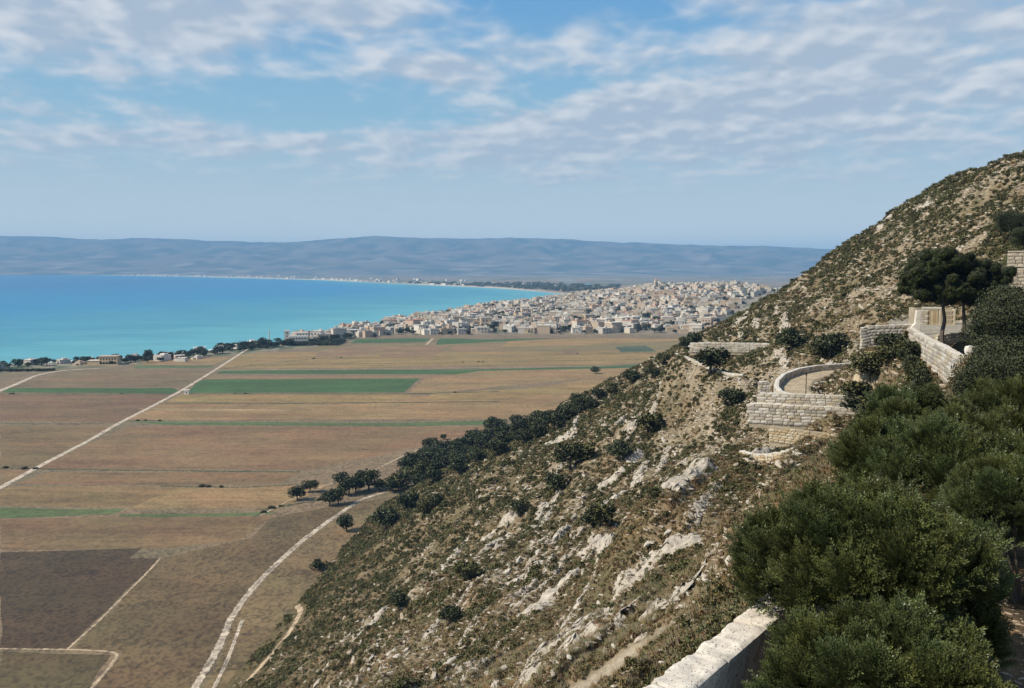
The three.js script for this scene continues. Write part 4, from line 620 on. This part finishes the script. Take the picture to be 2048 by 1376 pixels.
function bush(label, x, y, d, rx, ry, rz, clumps, perClump, seed, size = 1, name = 'evergreen_bush') {
  const R = mulberry(seed), t = thing(name, label, 'bush', x, y, d, 0, 'large evergreen bushes in the foreground'), lists = [[], [], []], stems = [];
  for (let c = 0; c < clumps; c++) {
    let u = unit(R); if (u[1] < -0.35) u = [u[0], -u[1], u[2]];
    const k = 0.70 + 0.22 * Math.sqrt(R()) + 0.20 * n3(u[0] * 2 + seed, u[1] * 2, u[2] * 2), cx = u[0] * rx * k, cy = ry * 0.92 + u[1] * ry * k, cz = u[2] * rz * k, cr = (0.30 + 0.24 * R()) * Math.cbrt(rx * ry * rz) / 1.75;
    if (c % 4 === 0) stems.push(limb([[u[0] * 0.12, -0.25, u[2] * 0.12], [cx * 0.35 + (R() - 0.5) * 0.3, cy * 0.45, cz * 0.35], [cx, cy, cz]], 0.045, 0.009, 5));
    const tone = 0.8 + 0.45 * R(), yel = R() * 0.22;
    const heads = Math.round(perClump / 11);
    for (let q = 0; q < heads; q++) {   // shoots gathered in heads with gaps between them
      const w = unit(R), f = 0.55 + 0.52 * Math.sqrt(R()), o = norm([w[0] + u[0] * 0.45, w[1] + u[1] * 0.35 + 0.3, w[2] + u[2] * 0.45]), hx = cx + o[0] * cr * f, hy = cy + o[1] * cr * f, hz = cz + o[2] * cr * f, ht = tone * (0.7 + 0.65 * R()), lead = aim(R, o, 0.9), hr = (0.04 + 0.06 * R()) * size;
      for (let i = 0; i < 12; i++) {
        const v = unit(R), up = i < 3 ? R() * 0.12 * size : 0;
        lists[i % 3].push([hx + v[0] * hr + lead[0] * up, hy + v[1] * hr + lead[1] * up, hz + v[2] * hr + lead[2] * up, norm([lead[0] + v[0] * 0.55, lead[1] + v[1] * 0.4, lead[2] + v[2] * 0.55]), size * (0.65 + 0.6 * R()), [ht * (0.9 + yel), ht, ht * (0.95 - yel)]]);
      }
    }
  }
  part('stem', mergeGeometries(stems), mBark, t); lists.forEach((l, i) => foliageCopies('foliage', sprigs[i], mFront, l, t));
  return t;
}
bush('largest olive-green bush overhanging the whitewashed parapet in the foreground', 5.15, 93.8, 12.7, 1.6, 1.42, 1.5, 78, 300, 501);
bush('low leafy bush at the lower edge in front of the largest bush', 4.6, 93.75, 10.7, 1.4, 0.9, 0.95, 54, 280, 507, 0.95);
bush('broad bush behind the largest bush, below the road wall', 9.7, 93.3, 20.3, 2.1, 1.55, 1.7, 72, 300, 502, 1.15);
bush('dark bush at the right edge above the bare brown earth', 9.6, 93.8, 16.4, 1.35, 1.25, 1.4, 46, 260, 503, 1.05);
bush('farthest of the big bushes, its top touching the road wall', 13.6, 92.6, 29.5, 2.2, 1.5, 1.8, 64, 300, 504, 1.3);
bush('bush at the right edge behind the broad bush', 17.2, 92.3, 31, 2.0, 1.7, 1.9, 56, 280, 505, 1.3);
bush('small bush poking out left of the broad bush on the slope', 7.0, 92.6, 20.5, 0.8, 0.9, 0.8, 22, 220, 506, 1.1);
// pines
const needle = (() => { const R = mulberry(41), P = [], N = [], C = [], I = []; for (let i = 0; i < 34; i++) { const u = unit(R); u[1] = Math.abs(u[1]) * 0.9 + 0.1; const dir = norm(u), side = norm(cross(dir, unit(R))), f = 0.7 + 0.6 * R(); pushLeaf(P, N, C, I, 0, 0, 0, dir, side, 0.30 * (0.7 + 0.5 * R()), 0.016, norm([dir[0], dir[1] + 0.6, dir[2]]), [f * 1.1, f, f * 0.8]); } const g = new THREE.BufferGeometry(); g.setAttribute('position', new THREE.Float32BufferAttribute(P, 3)); g.setAttribute('normal', new THREE.Float32BufferAttribute(N, 3)); g.setAttribute('color', new THREE.Float32BufferAttribute(C, 3)); g.setIndex(I); return g; })();
function pine(label, x, y, d, trunkPts, pads, seed, r0 = 0.28, per = 120) {
  const R = mulberry(seed), t = thing('pine_tree', label, 'tree', x, y, d, 0, 'trees on the terrace'), top = trunkPts[trunkPts.length - 1];
  part('trunk', limb(trunkPts, r0, r0 * 0.35, 9), mBark, t);
  const items = [];
  pads.forEach(([px, py, pz, pr0], i) => {
    const pr = pr0 * 1.18;
    const from = trunkPts[Math.max(1, trunkPts.length - 1 - (i % 3))], m = [lerp(from[0], px, 0.5), lerp(from[1], py, 0.42), lerp(from[2], pz, 0.5)];
    part('limb', limb([from, m, [px, py, pz]], r0 * 0.36, 0.03, 5), mBark, t);
    const clumps = Math.round(7 + pr * 6);
    for (let c = 0; c < clumps; c++) { const u = unit(R), cr = pr * (0.24 + 0.2 * R()), k = 0.7 + 0.45 * R(), cx = px + u[0] * pr * k, cy = py + u[1] * pr * k * 0.62, cz = pz + u[2] * pr * k, tone = 0.75 + 0.5 * R(); for (let n = 0; n < per; n++) { const w = unit(R), f = Math.cbrt(R()); items.push([cx + w[0] * cr * f, cy + w[1] * cr * f * 0.8, cz + w[2] * cr * f, aim(R, w, 0.8), 0.8 + 0.5 * R(), [tone * 1.05, tone, tone * 0.9]]); } }
  });
  foliageCopies('crown', needle, mPine, items, t); return t;
}
pine('tall spreading pine with bare leaning trunk on the terrace', 50.2, 90.7, 104.5, [[0, -0.2, 0], [-0.15, 1.6, 0], [0.1, 3.2, 0], [-0.2, 4.8, 0.1], [-0.1, 6.3, 0], [0.2, 8, 0]], [[-3.4, 8.2, 0.6, 1.25], [-1.6, 9.6, -0.4, 1.5], [0.6, 9.7, 0.4, 1.6], [2.4, 8.8, -0.6, 1.7], [4.1, 7.8, 0.2, 1.6], [1.2, 7.8, 1.2, 1.7], [-2.6, 6.4, 0.9, 1.0], [-0.8, 7.9, -1.4, 1.6], [2.6, 6.7, 1.0, 1.5], [3.6, 6.3, -0.6, 1.4], [-3.9, 7.0, -0.2, 0.8], [-2.9, 9.0, -0.6, 1.2], [-0.4, 10.4, 0.2, 1.2], [5.2, 7.0, 0.4, 1.2], [0.2, 6.6, 1.4, 1.2], [4.6, 8.9, -0.3, 1.2]], 61);
pine('second pine with dark trunk standing behind the tall spreading pine', 58.8, 91, 117, [[0, -0.2, 0], [0.1, 2, 0], [-0.1, 4, 0], [0.2, 7, 0]], [[-1.5, 7.4, 0.5, 1.9], [1.4, 8.0, 0, 2.0], [3.2, 6.9, 0.6, 1.8], [0.4, 6.0, 0.8, 1.7], [-2.4, 5.6, 0, 1.3], [2.2, 5.4, 0.9, 1.4], [4.4, 8.3, -0.4, 1.5]], 62, 0.3, 95);
// broad dark trees at the right of the terrace
const bigTree = roundTree(160, 46, 1500, 0.0155);
for (const [x, y, d, h, w, label] of [[48.6, 88.6, 88, 8.2, 1.15, 'dark olive tree in front of the tower at the right edge'], [52.5, 89.5, 92, 9.0, 1.1, 'dense dark tree at the right edge below the tower'], [45.4, 87.6, 82, 5.0, 1.3, 'lower dark tree at the right end of the terrace wall'], [49, 87.6, 84, 5.4, 1.4, 'bushy dark tree at the right edge under the terrace'], [37.5, 87.2, 68, 6.6, 1.15, 'near dark tree at the right edge above the bushes'], [42.5, 87.2, 75, 7.4, 1.15, 'rounded dark tree at the right edge beside the terrace end'], [60.5, 90.6, 112, 5.5, 1.2, 'shaded tree under the second pine'], [86, 112, 152, 4.6, 1.2, 'bushy tree on the slope above the tower'], [98, 122, 178, 6, 1.2, 'small tree on the slope high at the right edge']]) {
  const yy = d > 140 ? hillTop(x, d) : y, t = thing('dark_tree', label, 'tree', x, yy, d, x, 'trees on the terrace'); t.scale.set(h * w, h, h * w); part('trunk', bigTree.trunk, mBark, t); part('crown', bigTree.crown, mOak, t);
}
// saplings along the foot of the terrace wall
[[50.6, 113], [49.6, 110], [48.4, 106], [46.9, 101], [45.6, 97.5], [44.6, 94], [43.4, 90], [51.2, 116.5], [42.2, 88]].forEach(([x, d], i) => { const k = treeKinds[i % 4], X = x - 2.0, t = thing('sapling', ['slender', 'bushy', 'pointed', 'pale', 'leaning', 'leafy', 'stout', 'small', 'low'][i] + ' young tree at the foot of the terrace wall, ' + ['second', 'third', 'fourth', 'fifth', 'sixth', 'seventh', 'eighth', 'first', 'ninth'][i] + ' from the corner', 'tree', X, hillTop(X, d) - 0.3, d, i, 'young trees along the terrace wall'); const h = 2.0 + 0.9 * ((i * 37) % 10) / 10; t.scale.set(h * 0.75, h, h * 0.75); part('trunk', k.trunk, mBark, t); part('crown', k.crown, i % 2 ? mScrub : mOak, t); });
// litter on the bare earth by the bushes
{ const R = mulberry(71), l = []; for (let i = 0; i < 2600; i++) { const d = 9 + 9 * R(), x = 5.5 + (R() * 6.5) + (d - 9) * 0.3; if (benchW(x, d, 0) < 0.6) continue; const s = 0.015 + 0.04 * R() ** 3; l.push([x, hillTop(x, d) + s * 0.2, d, s * 1.5, s, s, R() * 6.28]); } stuffCopies('pebbles', 'small stones and crumbs on the bare brown earth', 'pebbles', rockGeos[0], mat(0.34, 0.25, 0.17), l); }
// ---------------------------------------------------------------- the town by the bay
const wallTones = [[0.50, 0.43, 0.34], [0.61, 0.565, 0.49], [0.41, 0.325, 0.235], [0.46, 0.35, 0.265], [0.43, 0.395, 0.35], [0.54, 0.475, 0.39]].map((c) => mat(...c, 0.9)), roofTones = [[0.50, 0.46, 0.40], [0.60, 0.56, 0.50], [0.42, 0.37, 0.31], [0.42, 0.23, 0.15]].map((c) => mat(...c, 0.95)), mPane = mat(0.045, 0.05, 0.055, 0.3);
function boxAt(w, h, d, x, y, z) { const g = new THREE.BoxGeometry(w, h, d); g.translate(x, y, z); return g; }
const houseKinds = [1, 2, 3, 4, 5, 6].map((s) => {
  const R = mulberry(600 + s), w = 1, d = 0.8 + 0.3 * R(), h = 0.55 + 0.28 * R(), walls = [boxAt(w, h + 0.3, d, 0, h / 2 - 0.15, 0)], roof = [boxAt(w - 0.06, 0.03, d - 0.06, 0, h + 0.02, 0)];
  for (const z of [-1, 1]) roof.push(boxAt(w + 0.02, 0.07, 0.05, 0, h + 0.035, z * d / 2)); for (const x of [-1, 1]) roof.push(boxAt(0.05, 0.07, d, x * w / 2, h + 0.035, 0));
  if (s % 2) { walls.push(boxAt(0.5, 0.3, 0.45, (R() - 0.5) * 0.4, h + 0.15, (R() - 0.5) * 0.2)); } else walls.push(boxAt(0.22, 0.2, 0.22, 0.28, h + 0.1, -0.15));
  if (s > 2) walls.push(boxAt(0.5, h * 0.6 + 0.3, 0.5, 0.72, h * 0.3 - 0.15, 0.1));
  const win = []; const floors = h > 0.66 ? 2 : 2; for (let f = 0; f < floors; f++) for (const x of [-0.3, 0, 0.3]) if (R() < 0.8) win.push([x, h * (0.26 + 0.46 * f), d / 2 + 0.006]);
  return { walls: mergeGeometries(walls), roof: mergeGeometries(roof), win, all: mergeGeometries([...walls, ...roof]) };
});
const paneGeo = new THREE.BoxGeometry(0.1, 0.13, 0.03), doorGeo = new THREE.BoxGeometry(0.12, 0.2, 0.03);
function house(label, x, d, size, turn, k, tone, roofTone, parts, group, tall = 1) {
  const K = houseKinds[k], t = thing('house', label, 'house', x, Math.max(groundH(x, d), -0.3), d, turn, group); t.scale.set(size, size * tall, size);
  part('wall', K.walls, wallTones[tone], t); part('roof', K.roof, roofTones[roofTone], t);
  if (parts) { K.win.forEach(([wx, wy, wz]) => { const m = part('window', paneGeo, mPane, t); m.position.set(wx, wy, wz); }); const q = part('door', doorGeo, roofTones[2], t); q.position.set(0.15, 0.08, K.win[0][2]); }
  return t;
}
const front = table([[-345, 1165], [-300, 1165], [-255, 1185], [-215, 1260], [-190, 1310], [0, 1330], [260, 1335], [420, 1345], [520, 1330], [900, 1330]]);   // edge of the town towards the fields
const P0 = -4.86 * Math.PI / 180, shownAt = (x, y, d) => { const Y = y - 100, z = d * Math.cos(P0) + Y * Math.sin(P0), v = Y * Math.cos(P0) - d * Math.sin(P0); return [1024 + 1800 * x / z, 688 - 1800 * v / z]; };
{
  const R = mulberry(620), spots = [], trees = [];
  for (let d = 1170; d < 2950; d += 20) for (let x = -340; x < 1000; x += 18) {
    const X = x + (R() - 0.5) * 13 + (d % 40 ? 9 : 0), D = d + (R() - 0.5) * 15, sd = coastDistance(X, D), a = R(), b = R(), c = R(), e = R(), g = R();
    if (sd < 14 || D < front(X) + 8 || X / D > 0.345 || (X > 250 && D > 2750) || hillS(X, D) > -6) continue;
    const gap = fbm(X * 0.012, D * 0.008, 2);
    if (gap > 0.28 || a < 0.15 + 0.12 * (1 - smooth(1300, 1450, D)) * (X < -150 ? 1 : 0)) { trees.push([X, D, 5 + 5 * b, c, e]); continue; }
    spots.push([X, D, 9 + 8 * b * b + 2.5 * c, 0.25 + 0.9 * n2(X * 0.003, D * 0.003) + (e < 0.5 ? 0 : Math.PI / 2) + (c - 0.5) * 0.3, Math.floor(b * 5.99), Math.floor(c * 5.99), Math.floor(e * e * 3.99), g]);
    if (g > 0.5) trees.push([X + 11, D - 8, 4 + 4 * c, b, e]);
  }
  spots.sort((p, q) => q[2] / q[1] - p[2] / p[1]);
  const rest = [[], [], [], [], [], []], toneWord = ['cream', 'white', 'tan', 'pinkish', 'grey', 'pale'], whereX = (px) => px < 700 ? 'at the seaward tip of the town' : px < 850 ? 'along the left shore of the town' : px < 1000 ? 'left of the middle of the town' : px < 1150 ? 'in the middle of the town' : px < 1300 ? 'right of the middle of the town' : 'at the hill end of the town';
  spots.forEach((p, i) => {
    const [x, d, s, turn, k, tone, roof, g] = p, tall = 0.62 + 0.5 * g;
    if (i < 290) { const px = shownAt(x, 0, d)[0], row = d < front(x) + 40 ? ' facing the fields' : d < front(x) + 180 ? ' behind the front row' : ' among close-packed roofs'; house((tall > 0.9 ? 'tall ' : 'low ') + toneWord[tone] + ' flat-roofed house ' + whereX(px) + row, x, d, s, turn, k, tone, roof, i < 190, 'houses of the town by the bay', tall); }
    else rest[k].push([x, groundH(x, d), d, s, s * tall, s, turn, [[1, 0.92, 0.80], [1.12, 1.1, 1.05], [0.85, 0.72, 0.56], [0.95, 0.76, 0.62], [0.9, 0.88, 0.84], [1.05, 0.97, 0.86]][tone]]);
  });
  const mHouse = mat(0.48, 0.45, 0.40, 0.9);
  rest.forEach((l, i) => { if (l.length) stuffCopies('far_houses', 'close-packed pale houses filling the back of the town', 'houses', houseKinds[i].all, mHouse, l); });
  trees.sort((p, q) => q[2] / q[1] - p[2] / p[1]);
  const tr = [[], [], []];
  trees.forEach(([x, d, h, c, e], i) => { const px = shownAt(x, 0, d)[0]; if (i < 160) placeTree('town_tree', smallTreeKinds, i, mTown, (h > 8 ? 'tall ' : 'low ') + ['dark green', 'bushy', 'spreading'][i % 3] + ' tree ' + whereX(px), 'trees between the houses of the town', x, groundH(x, d), d, h, 'tree', 1.25); else tr[i % 3].push([x, groundH(x, d), d, h * 1.3, h, h * 1.3, c * 6.28]); });
  tr.forEach((l, i) => stuffCopies('town_greenery', 'dark trees among the roofs at the back of the town', 'trees', smallTreeKinds[i].crown, mTown, l));
}
// the large white building at the tip of the town
{
  const t = thing('white_building', 'large white stepped building with corner tower at the tip of the town', 'building', -285, 0, 1182, 0.25), m = wallTones[1], add = (n, w, h, d, x, y, z, mm, par) => { const q = part(n, new THREE.BoxGeometry(w, h, d), mm, par ?? t); q.position.set(x, y, z); return q; };
  const tower = add('tower', 7, 18, 8, -11, 9, 1, m), block = add('main_block', 26, 10, 14, 3, 5, 0, m), upper = add('upper_block', 17, 5, 10, 8, 12.5, -1, m); add('roof', 25.4, 0.5, 13.4, 3, 10.1, 0, roofTones[1]);
  for (let f = 0; f < 2; f++) for (let i = 0; i < 7; i++) add('window', 1.6, 2, 0.2, -9 + i * 3.6, -2 + f * 4.4, 7.05, mPane, block); for (let f = 0; f < 3; f++) add('window', 1.5, 2, 0.2, 0, -3 + f * 4.4, 4.05, mPane, tower); for (let i = 0; i < 4; i++) add('window', 1.6, 1.8, 0.2, -5.4 + i * 3.6, 0, 5.05, mPane, upper);
}
// villa by the shore road, roadside hut, shore houses
{
  const t = thing('villa', 'yellow stone villa with arcaded front at the end of the left road', 'villa', -419, 0, 926, 0.12), m = mat(0.55, 0.40, 0.24), add = (n, w, h, d, x, y, z, mm, par) => { const q = part(n, new THREE.BoxGeometry(w, h, d), mm, par ?? t); q.position.set(x, y, z); return q; };
  const main = add('main_block', 18, 8.6, 12, 3, 4.3, 0, m); add('wing', 12, 4.4, 12, -11, 2.2, 1.5, m); add('roof', 18.8, 0.6, 12.8, 3, 8.9, 0, wallTones[2]); add('terrace', 12.6, 0.5, 12.6, -11, 4.6, 1.5, wallTones[0]);
  for (let i = 0; i < 6; i++) { add('arch_opening', 1.9, 2.4, 0.25, -7 + i * 2.8, -2.2, 6.05, mPane, main); add('window', 1.2, 1.8, 0.25, -7 + i * 2.8, 2.0, 6.05, mPane, main); } add('garden_wall', 34, 1.2, 0.5, -3, 0.6, 10, m);
  const h = thing('roadside_hut', 'tiny white hut beside the long straight farm road', 'hut', -257.5, 0, 707, 0.1), w = part('wall', new THREE.BoxGeometry(3.8, 3.2, 3.4), wallTones[1], h); w.position.y = 1.6; const r = part('roof', new THREE.BoxGeometry(4.2, 0.3, 3.8), roofTones[1], h); r.position.y = 3.3; const d = part('window', new THREE.BoxGeometry(0.9, 1.0, 0.1), mPane, h); d.position.set(0.1, 1.5, 1.72);
}
[[-512, 893, 9, 1], [-498, 925, 11, 5], [-470, 938, 10, 4], [-455, 962, 9, 0], [-446, 925, 8, 2], [-430, 955, 9, 0], [-416, 985, 9, 4], [-392, 1010, 9, 0], [-372, 1030, 7, 3], [-353, 958, 9, 1], [-345, 985, 8, 5], [-372, 1068, 12, 1], [-352, 1095, 12, 4], [-338, 1110, 11, 1], [-322, 1128, 9, 2], [-308, 1148, 10, 5], [-336, 1165, 13, 1], [-530, 850, 8, 4], [-378, 968, 12, 1], [-362, 975, 10, 3]].forEach(([x, d, s, tone], i) => house(['low', 'small', 'square', 'plain', 'bright', 'weathered'][i % 6] + ' ' + ['cream', 'white', 'tan', 'pinkish', 'grey', 'pale'][tone] + ' house on the shore, number ' + ['one', 'two', 'three', 'four', 'five', 'six', 'seven', 'eight', 'nine', 'ten', 'eleven', 'twelve', 'thirteen', 'fourteen', 'fifteen', 'sixteen', 'seventeen', 'eighteen', 'nineteen', 'twenty'][i] + ' from the left edge', x, d, s, 0.4 + i, i % 6, tone, i % 2, true, 'houses along the shore left of the town', 0.6));
{
  const R = mulberry(640); let n = 0;
  for (let i = 0; i < 400 && n < 120; i++) { const t = R(), a = R(), [x0, d0, x1, d1] = t < 0.45 ? [-400, 930, -345, 1060] : t < 0.7 ? [-530, 875, -430, 950] : [-345, 1080, -295, 1160], k = R(), x = lerp(x0, x1, k) + (R() - 0.5) * 42, d = lerp(d0, d1, k) + (R() - 0.5) * 34; if (coastDistance(x, d) < 8 || coastDistance(x, d) > 90) continue; placeTree('shore_tree', smallTreeKinds, n, mTown, ['dark bushy', 'low green', 'rounded', 'ragged'][n % 4] + ' tree ' + (t < 0.45 ? 'around the yellow villa' : t < 0.7 ? 'at the left edge by the surf' : 'where the straight road meets the town'), 'trees along the shore left of the town', x, 0, d, 4 + 4.5 * a, 'tree', 1.4); n++; }
  for (const [x, d, h, l] of [[-312, 1120, 13, 'tall umbrella-shaped tree on the shore near the road end'], [-330, 1100, 10, 'shorter tree left of the umbrella-shaped tree'], [-396, 975, 11, 'tall dark tree behind the yellow villa']]) placeTree('tall_tree', treeKinds, 1, mTown, l, 'trees along the shore left of the town', x, 0, d, h, 'tree', 0.9);
  const low = []; for (let i = 0; i < 500; i++) { const x = -300 + R() * 75, d = 1150 + R() * 70; low.push([x, 0, d, 4 + 3 * R(), 3 + 2 * R(), 4 + 3 * R(), R() * 6.28]); } for (let i = 0; i < 140; i++) { const x = -520 + R() * 75, d = 862 + (R() - 0.5) * 10 + (x + 520) * 0.1; low.push([x, -0.5, d, 3, 3, 3, R() * 6]); }
  stuffCopies('thicket', 'dark green thicket between the fields and the white building', 'thicket', smallTreeKinds[0].crown, mTown, low);
  // wood behind the beach at the head of the bay, and the pale houses along the far shore
  const wood = [], farH = []; for (let i = 0; i < 900; i++) { const d = 3550 + 2100 * R() ** 1.4, x = (-0.12 + 0.24 * R()) * d; const sd = coastDistance(x, d); if (sd < 40 || sd > 500 + 300 * R()) continue; const h = 9 + 8 * R(); wood.push([x, groundH(x, d) - 1, d, h * 1.9, h, h * 1.9, R() * 6]); }
  for (let i = 0; i < 2600; i++) { const d = 4800 + 9500 * R(), k = R(), x = (-0.55 + 0.75 * R()) * d, sd = coastDistance(x, d); if (sd < 50 || sd > 100 + d * 0.12 * k * k * k) continue; farH.push([x, groundH(x, d), d, 14 + 22 * R(), 9 + 9 * R(), 14, R() * 6]); }
  stuffCopies('coastal_wood', 'dark wood behind the beach at the head of the bay', 'wood', smallTreeKinds[1].crown, mFarWood, wood); if (farH.length) stuffCopies('far_village', 'tiny pale houses along the far shore of the bay', 'houses', houseKinds[1].all, wallTones[1], farH);
}
{ // church tower on the town's ridge, thin mast at the shore
  const x = 372, d = 2330, t = thing('church_tower', 'square tan tower rising over the roofs on the ridge of the town', 'tower', x, groundH(x, d) - 1, d, 0.3), add = (n, w, h, y, m) => { const q = part(n, new THREE.BoxGeometry(w, h, w), m, t); q.position.y = y; return q; };
  const s = add('shaft', 8, 22, 11, wallTones[2]); add('belfry', 7, 6, 25, wallTones[0]); add('cornice', 8.8, 0.8, 22.3, wallTones[0]); const r = part('roof', new THREE.ConeGeometry(5.2, 4, 4), roofTones[3], t); r.position.y = 30; r.rotation.y = Math.PI / 4; for (const k of [-1.6, 1.6]) { const w = part('window', new THREE.BoxGeometry(1.2, 3, 0.3), mPane, s); w.position.set(k, 6, 4.05); }
  const q = thing('chimney', 'thin tall chimney beside the shore at the road end', 'chimney', -322, 0, 1190), c = part('stack', limb([[0, 0, 0], [0, 9, 0], [0, 18, 0]], 0.9, 0.5, 8), wallTones[4], q), b = part('base', new THREE.BoxGeometry(3, 3, 3), wallTones[4], q); b.position.y = 1.5;
}
{ const R = mulberry(77); LAYOUT.margins.slice(0, 9).forEach((line, n) => { for (let k = 0; k < 3; k++) { const i = Math.floor(R() * (line.length - 1)), t = R(), x = lerp(line[i][0], line[i + 1][0], t), d = lerp(line[i][1], line[i + 1][1], t), g = thing('field_bush', ['small dark', 'low green', 'scrubby'][k] + ' bush on the ' + ['brown field edge left', 'left edge strip', 'edge under the big green field', 'far field boundary', 'tan field edge', 'farthest field boundary', 'short edge by the straight road', 'short slanting edge', 'edge by the farm track tip'][n] + ' of the plain', 'bush', x, 0, d, R() * 6, 'bushes along the field edges'), s = 0.8 + 0.9 * R(), K = shrubKinds[k]; g.scale.set(s * 1.4, s, s * 1.2); part('stem', K.stem, mWood, g); part('foliage', K.foliage, mOak, g); } }); }
renderer.render(scene, camera);
